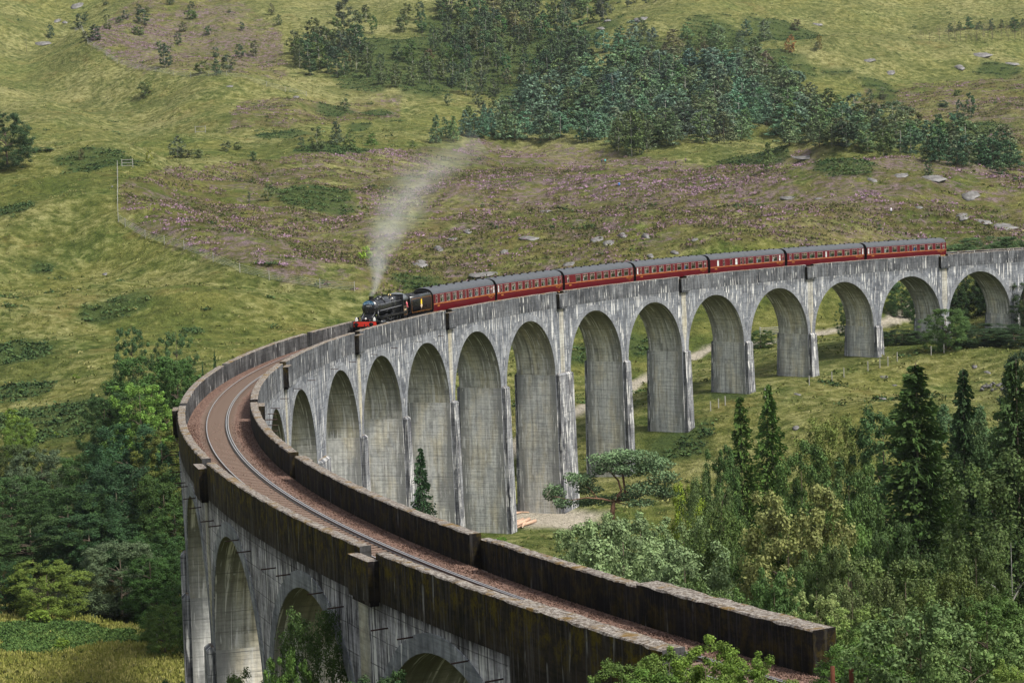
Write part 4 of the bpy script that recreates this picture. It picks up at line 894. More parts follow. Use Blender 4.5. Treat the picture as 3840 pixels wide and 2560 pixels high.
fill([(3560, 120), (3840, 118), (3840, 100), (3600, 110)], 9, 'p', 46, 34, [(.035, .06, .038)], 'deadtop', 18, .7)
fill([(2420, 190), (2640, 180), (2680, 250), (2500, 240)], 7, 'd', 60, 40, [(.10, .075, .075)], 'upper', 19, .7)
fill([(2250, 0), (2500, 0), (2400, 30), (2280, 30)], 6, 'b', 60, 34, BC, 'high', 20, .8)
ZN = {'open': 'on the open hillside', 'grove': 'of the left birch grove', 'high': 'of the topmost birch wood', 'mid': 'of the birches below the bracken', 'pine': 'of the main pine wood', 'edge': "of the pine wood's left edge",
      'upper': 'in the bracken above the pines', 'right': 'of the mixed right hand wood', 'front': 'of the clump before the pines', 'dead': 'of the bare plantation', 'deadtop': 'behind the bare plantation'}
done = []
for T_ in FAR:
    b = hit(T_[0], T_[1], 430)
    if b is None: b = hit(T_[0], max(T_[1], 6), 430)
    if b is None: continue
    done.append((T_, b))
zc = {}
for T_, b in sorted(done, key=lambda q: (q[0][6], round(q[0][1]/60), q[0][0])):
    cx, by, hp, wp, k, c, z = T_; d = math.hypot(*(b-CAM)[:2]); hgt = hp*d/FPX; wd = wp*d/FPX
    key = (z, round(by/60)); zc[key] = zc.get(key, 0)+1; nth = zc[key]
    sz = 'tall' if hgt > 10 else 'small' if hgt < 5.5 else 'mid sized'
    rows = sorted(set(round(t_[0][1]/60) for t_ in done if t_[0][6] == z)); row = ordw(rows.index(round(by/60))+1)
    kk, kn = kinds[k]
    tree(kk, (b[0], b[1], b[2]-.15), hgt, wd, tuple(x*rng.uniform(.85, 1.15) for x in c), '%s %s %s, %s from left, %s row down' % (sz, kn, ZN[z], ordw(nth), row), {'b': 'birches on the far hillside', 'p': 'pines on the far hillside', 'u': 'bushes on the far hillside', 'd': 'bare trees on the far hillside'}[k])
print('far trees', len(done))

# ------------------------------------------------------------------ ground cover
gm = (np.abs(to_px(np.stack([X, Y, GZ.ravel()], 1))[:, 0]-1920) < 2150) & (dpx > 150)
gpx = to_px(np.stack([X, Y, GZ.ravel()+.01], 1)); gm &= (gpx[:, 1] > -150) & (gpx[:, 1] < 2750) & ((UU.ravel()) > 100)
offv = np.abs(np.hypot(X, Y)-RAD); gm &= ~((offv < 4.5) & (np.arctan2(Y, X)*RAD < 130) & (np.arctan2(Y, X)*RAD > -300))
def clump(seed, nq, hgt, wid, up=.6, lean=.5):
    r = np.random.default_rng(seed); C = r.normal(0, .42, (nq, 3)); C[:, 2] = np.abs(r.normal(.25, .22, nq))
    C[:, :2] *= wid; C[:, 2] = C[:, 2]*hgt*(1-.4*np.hypot(C[:, 0], C[:, 1])); T, B = frames(nq, r, up); B = B*np.array([lean, lean, 1])
    global ASP
    ASP = 1.0; return tri_quads(C, T, B, np.full(nq, .34)*wid, np.full(nq, .30)*hgt)
def cover(name, mask, count, protos, size, mat, colr, zs=.0, seed=3, hz=(.6, 1.2)):
    r = np.random.default_rng(seed); ids = np.where(mask)[0]
    if len(ids) == 0: return
    pick = r.choice(ids, count); ju = r.uniform(-.5, .5, count); jv = r.uniform(-.5, .5, count)
    du = np.maximum(.75, .0062*UU.ravel()[pick]); x = X[pick]+ju*du*FWH[0]+jv*1.15*RTH[0]; y = Y[pick]+ju*du*FWH[1]+jv*1.15*RTH[1]; z = GZ.ravel()[pick]+zs
    per = count//len(protos); allV = []; allF = []; allT = []; nb = 0
    for k, (pv, pf) in enumerate(protos):
        sl = slice(k*per, (k+1)*per); m = per; sc = r.uniform(*size, m); rot = r.uniform(0, 6.28, m); c, s_ = np.cos(rot), np.sin(rot); zsz = sc*r.uniform(*hz, m)
        Xv = (pv[None, :, 0]*c[:, None]-pv[None, :, 1]*s_[:, None])*sc[:, None]+x[sl][:, None]; Yv = (pv[None, :, 0]*s_[:, None]+pv[None, :, 1]*c[:, None])*sc[:, None]+y[sl][:, None]; Zv = pv[None, :, 2]*zsz[:, None]+z[sl][:, None]
        allV.append(np.stack([Xv, Yv, Zv], -1).reshape(-1, 3)); allF.append((pf[None]+(np.arange(m)*len(pv))[:, None, None]).reshape(-1, 4)+nb); nb += m*len(pv)
        base = fbm(x[sl]/7, y[sl]/7, 91, 3)*.35+.5+(drift[pick[sl]]*.28-.06 if name == 'heather' else 0)
        allT.append(np.clip(np.repeat(np.clip(base+r.uniform(-.3, .3, m), 0, 1), len(pv))+np.repeat(r.uniform(-.12, .12, m*len(pv)//4), 4), 0, 1))
    me = mesh_np(name, np.concatenate(allV), np.concatenate(allF), mat, col={'tint': np.concatenate(allT)})
    tag(link(name, me), kind='stuff')
def covmat(name, st, trans=0.0):
    n = N(name, .9, .1); n.col(n.ramp(n.attr('tint'), st)); return n.m
HEATHM = covmat('heather_plants', [(.0, (.036, .048, .014)), (.26, (.075, .085, .026)), (.44, (.125, .100, .050)), (.56, (.175, .118, .105)), (.72, (.250, .160, .205)), (1.0, (.350, .225, .320))])
GRASSM = covmat('grass_tussock', [(.0, (.038, .056, .014)), (.35, (.092, .112, .028)), (.6, (.158, .162, .050)), (1.0, (.295, .278, .120))])
MEADM = covmat('meadow_grass', [(.0, (.115, .135, .026)), (.5, (.230, .235, .055)), (1.0, (.420, .375, .140))])
MBRK = covmat('meadow_bracken', [(.0, (.022, .045, .014)), (.5, (.065, .120, .032)), (.85, (.120, .180, .045)), (1.0, (.190, .170, .050))])
BRKM = covmat('bracken_fronds', [(.0, (.014, .028, .011)), (.5, (.042, .078, .028)), (.85, (.085, .130, .042)), (1.0, (.150, .140, .045))])
hp_ = fbm(X/26, Y/26, 41, 4); hp2 = fbm(X/6, Y/6, 45, 3)
cover('heather', gm & (hmk > .5) & (hp_+hp2*.6 > -.10) & (bmk < .3) & (pmk < .1), 36000, [clump(s, 7, .60, .75) for s in (1, 2, 3, 4)], (.5, 1.35), HEATHM, None, seed=5)
cover('grass_tussocks', gm & (bmk < .3) & (pmk < .05) & (dark < .1) & (hp2 > -.25), 38000, [clump(s, 5, .55, .65, .2, .4) for s in (5, 6, 7)], (.5, 1.5), GRASSM, None, seed=6)
cover('bracken', gm & (bmk+hp2*.9 > .55) & (dpx > 300), 24000, [clump(s, 7, .7, .8, 1.2) for s in (8, 9, 10)], (.6, 1.4), BRKM, None, seed=8)
cover('meadow_bracken', gm & (bmk+hp2*.7 > .5) & (dpx < 300), 14000, [clump(s, 9, .6, .7, 1.0) for s in (8, 9)], (.35, .8), MBRK, None, seed=18)
cover('meadow_grass', gm & (dpx < 270) & (bmk < .45) & (dark < .1) & (gpx[:, 0] < 800), 12000, [clump(s, 6, .9, .4, .05, .25) for s in (5, 6)], (.4, .8), MEADM, None, seed=19, hz=(1.0, 1.6))
nearg = (dpx < 150) & (dpx > 35) & (gpx[:, 0] > 1500) & (gpx[:, 0] < 4100) & ~((offv < 4.5) & (np.arctan2(Y, X)*RAD < 97))
cover('undergrowth', nearg, 9000, [clump(s, 9, .8, .6, .6) for s in (18, 19)], (.5, 1.1), BRKM, None, seed=9)

# ------------------------------------------------------------------ rocks
def rockmesh(seed, name, mat, flat=.5):
    r = np.random.default_rng(seed); nu_, nv_ = 9, 6; V = [(0, 0, flat)]; ph = r.uniform(0, 6, 6)
    for j in range(1, nv_):
        for i in range(nu_):
            a = 2*math.pi*i/nu_; b = math.pi*j/nv_; q = 1+.28*math.sin(a*2+ph[0])+.18*math.sin(a*3+b*3+ph[1])+r.uniform(-.14, .14)
            V.append((math.cos(a)*math.sin(b)*q*.5, math.sin(a)*math.sin(b)*q*.5, math.cos(b)*flat*(1+r.uniform(-.15, .15))*.8))
    V.append((0, 0, -flat)); F = []
    for i in range(nu_): F.append((0, 1+i, 1+(i+1) % nu_))
    for j in range(nv_-2):
        for i in range(nu_): a = 1+j*nu_+i; b = 1+j*nu_+(i+1) % nu_; F.append((a, a+nu_, b+nu_, b))
    for i in range(nu_): a = 1+(nv_-2)*nu_; F.append((a+i, len(V)-1, a+(i+1) % nu_))
    return mesh_np(name, V, F, mat)
RM = [rockmesh(s, 'rock', ROCK, .45) for s in range(5)]; RMB = [rockmesh(s+9, 'boulder', ROCKB, .42) for s in range(4)]
RK = [(1575,990,70,30,'big grey outcrop uphill of the steam locomotive'),(1645,935,34,26,'cracked grey outcrop above the big one'),(1700,895,36,12,'thin rock slab between the steam and the pines'),(1820,1028,110,20,'long low slab behind the first carriage roof'),(1890,945,34,26,'grey outcrop above the second carriage'),(1755,870,34,16,'small outcrop right of the steam'),(1985,895,70,18,'sloping slab above the second carriage'),(2045,793,40,14,'pale slab high above the third carriage'),(2240,900,46,24,'left of three grey slabs above the third carriage'),(2285,912,50,20,'slab just under the left of three slabs'),(2335,885,34,36,'middle steep slab above the fourth carriage'),(2420,890,26,46,'right steep slab above the fourth carriage'),(2300,803,26,10,'tiny pale slab over the steep slabs'),(2605,900,24,12,'small rock above the fifth carriage'),(2140,990,60,16,'low outcrop just over the third carriage roof'),(2440,960,26,16,'small outcrop just over the fourth carriage roof'),(2530,950,26,16,'small outcrop left of the fifth carriage roof'),(2965,742,60,18,'pale flat slab left of the hill path'),(3070,745,30,14,'flat slab in the heather right of a longer one'),(3380,660,60,18,'big pale slab under the dark brown bank'),(3500,672,105,24,'largest pale slab at the foot of the right wood'),(3270,675,30,22,'jagged rock pile in the heather'),(3447,780,22,16,'round boulder right of the standing walker'),(3640,735,60,40,'pale rib of rock at right'),(3610,815,50,26,'grey rock on the right heather slope'),(3760,850,110,24,'long rib of rock above the right parapet'),(3680,832,60,20,'grey slab left of the long right rib'),(3030,590,90,14,'pale face under the heather crag'),(2405,75,50,24,'upper pale crag near the top edge'),(2280,80,34,18,'small crag left of the upper pale crag'),(2255,108,34,12,'small slab under the upper crags'),(3060,92,40,14,'small dark crag on the upper right slope'),(3680,208,60,28,'slanting pale rib on the upper right slope'),(3260,228,40,18,'small crag in the middle of the right slope'),(3340,275,36,22,'pale crag over the fern patch'),(3600,255,36,22,'pale crag left of the dark fern patch'),(3790,240,50,14,'small pale slabs at the right edge'),(1110,365,18,14,'white boulder by the fence corner'),(858,325,26,14,'boulder on the green hillock'),(297,1087,26,16,'grey boulder on the left meadow'),(395,1028,24,9,'flat white stone on the left meadow'),(243,87,22,20,'round pale boulder in the hillside stream'),(160,165,46,24,'rock bed of the hillside stream'),(290,25,40,34,'rocks at the top of the hillside stream'),(215,80,24,20,'dark rocks in the hillside stream'),(420,700,10,9,'white stone by the fence bend'),(3305,1495,28,14,'pale boulder in the right meadow'),(3315,1412,26,12,'flat boulder in the upper right meadow'),(2985,1605,24,26,'grey boulder left of the tall spruces'),(3655,1375,22,14,'round boulder near the right edge'),(3705,1396,24,9,'flat boulder at the right edge of the meadow'),(2990,1478,22,8,'low stone beside the field posts'),(3355,1445,14,7,'little stone in the right meadow'),(228,1815,34,14,'pale boulder among the left slope trees'),(3310,1305,22,12,'dark stone by the fourth pier')]
for k, (cx, cy, w_px, h_px, lab) in enumerate(RK):
    b = hit(cx, cy, 205 if cy > 1600 else 330)
    if b is None: continue
    d = math.hypot(*(b-CAM)[:2]); wd = w_px*d/FPX; hh = h_px*d/FPX
    gx = float(H(b[0]+FWH[0]*4, b[1]+FWH[1]*4)[0]-H(b[0]-FWH[0]*4, b[1]-FWH[1]*4)[0])/8
    o = link('rock_outcrop' if w_px > 26 else 'boulder', RM[k % 5], None, (b[0], b[1], b[2])); dep = max(wd*.6, min(hh/max(.08, gx+.04), wd*2.2)) if hh > 0 else wd
    sl = math.atan(gx); o.rotation_mode = 'XYZ'; yaw_ = YAW-math.pi/2
    o.rotation_euler = (sl, 0, yaw_); o.scale = (wd*1.05, dep*.9, max(.25, hh*.75)); tag(o, lab, 'rock', 'rocks on the hills and meadows')
r = np.random.default_rng(4)
for k in range(46):
    t = (k+.5)/46; a = (120+t*470, 2208+t*95+r.uniform(-14, 22)); b = hit(a[0], a[1], 225)
    d = math.hypot(*(b-CAM)[:2]); sz = r.uniform(8, 22)*d/FPX
    o = link('boulder', RMB[k % 4], None, (b[0], b[1], b[2]+sz*.1), r.uniform(0, 6)); o.scale = (sz*1.2, sz, sz*.9)
    tag(o, 'rounded boulder in the shaded stream bed, %s from the left' % ordw(k+1), 'rock', 'boulders in the stream below the left wood')
# tumbled wall by the right hand trees
for k in range(26):
    a = (3680+110*(k+.5)/26, 1468-r.uniform(0, 1)*16); b = hit(a[0], a[1], 230); sz = r.uniform(.35, .7)
    o = link('wall_stone', RM[k % 5], None, (b[0], b[1], b[2]+.15+r.uniform(0, .5)), r.uniform(0, 6)); o.scale = (sz, sz*.8, sz)
    tag(o, 'grey stone of the tumbled wall among the spruces, %s from left' % ordw(k+1), 'stone', 'stones of the tumbled field wall')
# felled logs at the pier foot
LOG = MB(); LOG.tube([(-2.4, 0, 0), (0, .03, .02), (2.4, 0, 0)], [.20, .19, .16], 10); LOGM = LOG.mesh('log', [plain('stripped_log', (.46, .31, .22), .9, .1, var=.35)])
lb = hit(1945, 1975, 240)
for k in range(9):
    o = link('log', LOGM, None, (lb[0]+.2*k-.8+r.uniform(-.2, .2), lb[1]+r.uniform(-.6, .6), lb[2]+.2+.17*(k % 3)), 1.1+r.uniform(-.25, .25)); sc_ = r.uniform(.8, 1.2); o.scale = (sc_,)*3
    tag(o, 'pinkish stripped log, %s in the heap beside the tall pier' % ordw(k+1), 'log', 'felled logs beside the pier')
lb2 = hit(1960, 1920, 240)
for k in range(7):
    o = link('log', LOGM, None, (lb2[0]+r.uniform(-2.5, 2.5), lb2[1]+r.uniform(-1.5, 1.5), lb2[2]+.15), r.uniform(0, 3)); o.scale = (.4, .5, .5)
    tag(o, 'short split wood, %s piece strewn behind the pier' % ordw(k+1), 'log', 'split wood pieces behind the pier')

# ------------------------------------------------------------------ fences and gates
WOODG = plain('weathered_wood', (.30, .29, .26), .9, .1, var=.2); WIRE = plain('fence_mesh_wire', (.30, .31, .30), .6, .3)
def fence(L, step, hgt, label, dmin=250, wire=True, post=.07, rows=(.3, .6, .9, 1.2, 1.6, 1.9)):
    W_ = [p for p in hits(L, dmin) if p is not None]; b0 = W_[0]; root = empty('fence', tuple(b0), label, 'fence'); last = None; idx_ = 0
    for a, b in zip(W_[:-1], W_[1:]):
        D = math.hypot(*(b-a)[:2]); m = max(1, int(D/step))
        for k in range(m+(1 if b is W_[-1] else 0)):
            q = a+(b-a)*k/m; z = float(H(q[0], q[1])[0]); mb = MB(); mb.box((0, 0, hgt/2-.2), (post*2, post*2, hgt+.4)); cur = np.array([q[0], q[1], z])
            link('fence_post', mb.mesh('fence_post', WOODG), root, tuple(cur-b0))
            if wire and last is not None:
                wm = MB()
                for h_ in rows:
                    if h_ < hgt: wm.tube([last-b0+np.array([0, 0, h_]), cur-b0+np.array([0, 0, h_])], .022, 3, caps=False)
                o = link('wire_panel', wm.mesh('wire_panel', WIRE), root)
            last = cur
    return root
fence([(441, 632), (442, 700), (442, 790), (444, 832), (470, 850), (545, 893), (690, 935), (800, 985), (900, 1022), (1010, 1050), (1200, 1080), (1330, 1092)], 7.0, 1.9, 'grey post and mesh fence running down the left hill crest', 420)
fence([(282, 118), (330, 165), (400, 210), (440, 238), (520, 262), (650, 285), (850, 285), (1000, 325), (1070, 345), (1150, 362)], 11.0, 2.0, 'long post and wire fence below the upper heather slope', 650)
fence([(2870, 1490), (3035, 1445), (3120, 1430), (3165, 1415), (3255, 1390), (3300, 1380), (3330, 1372), (3365, 1355), (3492, 1332), (3540, 1325)], 9.0, 1.5, 'line of old fence posts across the right meadow', 300, wire=False, post=.06)
fence([(2720, 1520), (2695, 1530), (2665, 1540)], 4.0, 1.4, 'short row of fence posts below the third pier of the meadow', 300, wire=False)
def gatef(px, py, dmin, wd, hgt, label, bars=4, rz=0.0):
    b = hit(px, py, dmin); e = empty('field_gate', tuple(b), label, 'gate', rz=YAW-math.pi/2+rz)
    for sx in (-1, 1): m = MB(); m.box((sx*wd/2, 0, hgt/2), (.16, .16, hgt+.3)); m.build('gate_post', WOODG, e)
    for k in range(bars): m = MB(); m.box((0, .02, .3+(hgt-.4)*k/(bars-1)), (wd-.2, .06, .12)); m.build('gate_bar', WOODG, e)
gatef(2890, 1258, 350, 4.2, 1.7, 'white barred field gate seen through the sixth arch', 5, .3)
gatef(752, 498, 500, 3.2, 2.0, 'wooden deer gate standing alone in the left valley', 2)
gatef(478, 625, 400, 2.6, 1.8, 'small gate at the top of the crest fence', 3)
m_ = MB(); m_.box((0, 0, .7), (.12, .12, 1.9))
b = hit(590, 2425, 190); tag(m_.build('fence_post', WOODG, None, tuple(b)), 'single leaning pale post in the lower left meadow', 'post')
ORU = plain('rusty_post', (.10, .038, .022), .85, .1, var=.3)
for k, (a, c) in enumerate(((3123, 2520), (3193, 2530))):
    p = at(a, c+25, 66); m_ = MB(); m_.tube([(0, 0, -2.0), (0, 0, .38)], .07, 8); tag(m_.build('steel_post', ORU, None, tuple(p)), ['left rusty post beside the end of the parapet', 'right rusty post beside the end of the parapet'][k], 'post', 'rusty posts at the viaduct end')

# ------------------------------------------------------------------ people
SKIN = plain('skin', (.55, .33, .25), .6, .3); HAIRM = plain('hair', (.07, .045, .03), .7, .2); TROU = plain('trousers', (.020, .028, .045), .9, .1)
n = N('clothing', .9, .1); n.col(n.objcol()); CLOTH = n.m
def person_mesh(name, joints, edges, radii, mats):
    me = bpy.data.meshes.new(name); me.from_pydata(joints, edges, []); ob = bpy.data.objects.new(name, me); COL.objects.link(ob)
    md = ob.modifiers.new('s', 'SKIN'); sv = me.skin_vertices[0].data if me.skin_vertices else None
    if sv is None:
        import bmesh
        bm = bmesh.new(); bm.from_mesh(me); bm.verts.layers.skin.verify(); bm.to_mesh(me); bm.free(); sv = me.skin_vertices[0].data
    for i, r_ in enumerate(radii): sv[i].radius = (r_, r_*.85)
    sv[0].use_root = True; ss_ = ob.modifiers.new('u', 'SUBSURF'); ss_.levels = 1
    dg = bpy.context.evaluated_depsgraph_get(); out = bpy.data.meshes.new_from_object(ob.evaluated_get(dg)); bpy.data.objects.remove(ob); bpy.data.meshes.remove(me)
    out.name = name; out.materials.clear()
    for m in mats: out.materials.append(m)
    return out
def human(pose):
    up = pose == 'camera'
    J = [(0, 0, .95), (0, 0, 1.15), (0, 0, 1.38), (0, 0, 1.50), (0, -.01, 1.60), (0, -.01, 1.72), (.10, 0, .90), (.11, .02, .50), (.11, 0, .09), (.11, .13, .04), (-.10, 0, .90), (-.12, -.03, .50), (-.12, -.02, .09), (-.12, .12, .04), (.20, 0, 1.40), (-.20, 0, 1.40)]
    J += [(.30, .12, 1.25), (.12, .30, 1.52), (.07, .34, 1.57), (-.30, .12, 1.25), (-.12, .30, 1.52), (-.07, .34, 1.57)] if up else [(.26, -.02, 1.14), (.27, .08, .90), (.27, .11, .81), (-.26, -.02, 1.14), (-.27, .08, .90), (-.27, .11, .81)]
    E_ = [(0, 1), (1, 2), (2, 3), (3, 4), (4, 5), (0, 6), (6, 7), (7, 8), (8, 9), (0, 10), (10, 11), (11, 12), (12, 13), (2, 14), (2, 15), (14, 16), (16, 17), (17, 18), (15, 19), (19, 20), (20, 21)]
    Rr = [.15, .145, .16, .06, .095, .075, .09, .06, .045, .035, .09, .06, .045, .035, .07, .07, .05, .04, .035, .05, .04, .035]
    me = person_mesh('body', J, E_, Rr, [SKIN, CLOTH, TROU])
    for p in me.polygons:
        c = p.center; hand = (abs(c.y) > .26 and c.z > 1.3) or (c.z < .86 and abs(c.x) > .2)
        p.material_index = 0 if (c.z > 1.47 and not (abs(c.x) > .12 and not hand)) or hand else (1 if c.z > .92 else 2); p.use_smooth = True
    return me
HM = {'camera': human('camera'), 'stand': human('stand')}
hm_ = MB(); RG_ = [[(math.cos(a)*q*.115, -.02+math.sin(a)*q*.12, z) for a in [2*math.pi*k/8 for k in range(8)]] for q, z in ((1.0, 1.60), (1.08, 1.68), (.95, 1.76), (.5, 1.81))]; hm_.loft(RG_); HAIR = hm_.mesh('hair', HAIRM, True)
fm_ = MB(); fm_.box((-.035, .098, 1.655), (.02, .02, .014)); fm_.box((.035, .098, 1.655), (.02, .02, .014)); fm_.box((0, .105, 1.585), (.05, .015, .012)); fm_.box((0, .112, 1.625), (.022, .035, .04)); FACE = fm_.mesh('face_features', [plain('features', (.12, .05, .04), .6)])
def person(loc, rz, pose, shirt, label, group=None, sc_=1.0):
    e = empty('person', tuple(loc), label, 'person', group, rz); e.scale = (sc_,)*3; b = link('body', HM[pose], e); b.color = (*shirt, 1); link('hair', HAIR, e); link('face_features', FACE, e); return e
tocam = YAW+math.pi-math.pi/2
for px, py, pose, col, lab, dmin in [(3342, 805, 'stand', (.62, .60, .66), 'walker in pale top and dark kilt-like trousers alone on the grassy knoll', 400), (2257, 616, 'camera', (.03, .05, .10), 'walker in dark blue on the path below the pines, left of a pair', 500), (2270, 616, 'stand', (.10, .42, .42), 'walker in turquoise on the path, right of a pair', 500),
    (2533, 622, 'camera', (.04, .045, .08), 'person in dark clothes photographing from the heather edge', 500), (2571, 612, 'stand', (.20, .14, .16), 'person with white hat standing in the heather right of the photographer', 500), (2322, 700, 'stand', (.08, .20, .50), 'person in bright blue sitting low on the heather slope', 480)]:
    b = hit(px, py, dmin); person(b-np.array([0, 0, .05 if 'blue sit' not in lab else .5]), tocam+.4, pose, col, lab, 'walkers on the hillside')

# ------------------------------------------------------------------ umbrella pine beside the piers
def scots():
    p = at(2300, 1690, 232); g = float(H(p[0], p[1])[0]); Hh = p[2]-g; e = empty('scots_pine', (p[0], p[1], g), 'flat topped pine with bare reddish limbs in front of the tall piers', 'tree')
    u = np.array([RTH[0], RTH[1]]); tm = MB(); r = np.random.default_rng(12)
    def pt(px, py, dd=0.0): q = at(px, py, 232+dd); return np.array([q[0]-p[0], q[1]-p[1], q[2]-g])
    base = pt(2303, 2010); base[2] = -.3
    t1 = pt(2300, 1880); t2 = pt(2312, 1815, .5); t3 = pt(2330, 1740, .8)
    tm.tube([base, pt(2296, 1930), t1], [.30, .26, .22], 8)
    LIM = [([t1, pt(2330, 1840, -.5), pt(2318, 1800), pt(2290, 1770), pt(2250, 1740)], .17), ([t1, pt(2345, 1850, .6), t3, pt(2360, 1735, .3), pt(2420, 1715)], .17), ([t1, pt(2260, 1870, -1), pt(2200, 1865, -1.2), pt(2140, 1875, -1), pt(2080, 1860, -1)], .12), ([t1, pt(2380, 1870, 1), pt(2440, 1840, 1.2), pt(2490, 1835)], .13), ([pt(2240, 1868, -1), pt(2210, 1830, -1), pt(2170, 1800, -1)], .08), ([pt(2345, 1850, .6), pt(2400, 1810, 1.2), pt(2470, 1790, 1.4)], .10), ([t1, pt(2370, 1895, 0), pt(2420, 1870, 0), pt(2500, 1868, .5)], .08)]
    for L, r0 in LIM: tm.tube(L, [r0*(1-.8*k/(len(L)-1)) for k in range(len(L))], 6, caps=False)
    link('trunk', tm.mesh('trunk', PINEBARK, True), e)
    PAD = [(2270,1722,70,24),(2330,1705,60,22),(2390,1712,80,26),(2450,1740,80,28),(2490,1790,60,26),(2400,1760,90,26),(2330,1760,50,18),(2250,1760,40,18),(2180,1800,55,26),(2140,1785,30,16),(2210,1835,50,18),(2080,1845,44,32),(2110,1885,40,20),(2430,1830,90,26),(2500,1850,50,22),(2350,1860,60,16),(2250,1875,70,18),(2400,1885,60,14),(2190,1885,40,14),(2300,1735,50,20)]
    C = []; tt = []
    for a, b, rx, ry in PAD:
        m = int(rx*ry*.50); q0 = pt(a, b, r.uniform(-1.6, 1.6)); d = r.normal(size=(m, 3)); d /= np.linalg.norm(d, axis=1)[:, None]; k = 232/FPX
        d *= np.power(r.uniform(0, 1, m), .4)[:, None]
        d = d*1.05+r.normal(0, .10, (m, 3)); C.append(q0+np.outer(d[:, 0]*rx*k, [RTH[0], RTH[1], 0])+np.outer(d[:, 1]*rx*k*.8, [FWH[0], FWH[1], 0])+np.outer(d[:, 2]*ry*k, [0, 0, 1])); tt.append(np.clip(.4+.35*d[:, 2]+r.uniform(-.25, .25, m), 0, 1))
    C = np.concatenate(C); tt = np.concatenate(tt); global_T, B = frames(len(C), r, .8); V, F = tri_quads(C, global_T, B, np.full(len(C), .12), np.full(len(C), .09))
    c = link('crown', mesh_np('crown', V, F, NEEDLE, col={'tint': np.repeat(tt, 4)}), e); c.color = (.085, .132, .062, 1)
ASP = 1.0
scots()

# ------------------------------------------------------------------ train
def paint(name, c, rough=.3, spec=.5, metal=0.0):
    n = N(name, rough, spec); n.b.inputs['Metallic'].default_value = metal; f = n.noise(n.coord(), 1.3, 5, .65)
    n.set(n.b.inputs['Roughness'], n.ma('ADD', rough-.08, n.ma('MULTIPLY', f, .25)))
    return n.col(n.mix(n.ramp(f, [(.3, .0), (.75, 1.)]), tuple(x*.78 for x in c), tuple(x*1.12 for x in c)))
MAR = paint('maroon_paint', (.092, .003, .007), .35, .25); GOLD = paint('gold_lining', (.42, .165, .028), .5); ROOFM = paint('roof_grey', (.078, .084, .094), .7, .2); BLK = paint('black_paint', (.010, .010, .012), .25, .6)
SOOT = paint('underframe_black', (.012, .011, .011), .8, .1); REDB = paint('buffer_beam_red', (.72, .035, .015), .45); STEEL = paint('bright_steel', (.50, .50, .52), .35, .5, .8); WHT = plain('white_enamel', (.80, .79, .75), .5); BLUEP = plain('headboard_blue', (.03, .13, .24), .5)
FRM = plain('window_frame', (.30, .20, .19), .4, .5); CURT = plain('curtain', (.66, .68, .62), .9, .1); SEAT = plain('seat_moquette', (.05, .12, .085), .9, .1); INT = plain('carriage_interior', (.05, .035, .025), .9, .1); FROST = plain('frosted_glass', (.52, .56, .55), .4, .4)
n = N('window_glass', .05, .5); tr = n.n.new('ShaderNodeBsdfTransparent'); tr.inputs[0].default_value = (.75, .80, .78, 1); gl = n.n.new('ShaderNodeBsdfGlossy'); gl.inputs['Roughness'].default_value = .06
lw = n.n.new('ShaderNodeLayerWeight'); lw.inputs[0].default_value = .35; mx = n.n.new('ShaderNodeMixShader'); n.l.new(lw.outputs['Facing'], mx.inputs[0]); mx2 = n.ma('MULTIPLY', lw.outputs['Facing'], .5); n.l.new(mx2, mx.inputs[0])
n.l.new(tr.outputs[0], mx.inputs[1]); n.l.new(gl.outputs[0], mx.inputs[2]); n.l.new(mx.outputs[0], n.out.inputs['Surface']); GLASS = n.m
def text_mesh(body, size, mat, name, ext=.006):
    cu = bpy.data.curves.new(name, 'FONT'); cu.body = body; cu.size = size; cu.extrude = ext; cu.align_x = 'CENTER'; cu.align_y = 'CENTER'; cu.resolution_u = 2
    o = bpy.data.objects.new(name, cu); COL.objects.link(o); dg = bpy.context.evaluated_depsgraph_get(); me = bpy.data.meshes.new_from_object(o.evaluated_get(dg)); bpy.data.objects.remove(o); bpy.data.curves.remove(cu)
    me.name = name; me.materials.clear(); me.materials.append(mat); return me
def vehicle(name, s, label, cat, group=None):
    e = empty(name, tuple(P(s, 0, -RAILH)), label, cat, group); e.rotation_euler = (math.atan(GR), 0, s/RAD); return e
LC = 19.66
def prof_x(z):
    return np.interp(z, [1.0, 1.3, 1.85, 2.95, 3.02], [1.31, 1.37, 1.40, 1.355, 1.335])
ZR = [1.0, 1.2, 1.5, 1.855, 1.925, 2.0, 2.92, 3.02]
def side_mesh(wins, sgn, key):
    ys = [-LC/2, LC/2]
    for a, b, _ in wins: ys += [a, b]
    ys = sorted(set(ys)); m = MB()
    for ya, yb in zip(ys[:-1], ys[1:]):
        hole = any(abs(a-ya) < 1e-6 and abs(b-yb) < 1e-6 for a, b, _ in wins)
        for za, zb in zip(ZR[:-1], ZR[1:]):
            if hole and za >= 1.99 and zb <= 2.93: continue
            mi = 1 if abs(za-1.855) < 1e-6 else 0; xa, xb = prof_x(za)*sgn, prof_x(zb)*sgn
            q = [(xa, ya, za), (xa, yb, za), (xb, yb, zb), (xb, ya, zb)]; m.quad(q if sgn > 0 else q[::-1], mi)
    return m.mesh('body_side', [MAR, GOLD])
def wx(z, sgn, off=0.0): return (prof_x(z)-off)*sgn
WM = {}
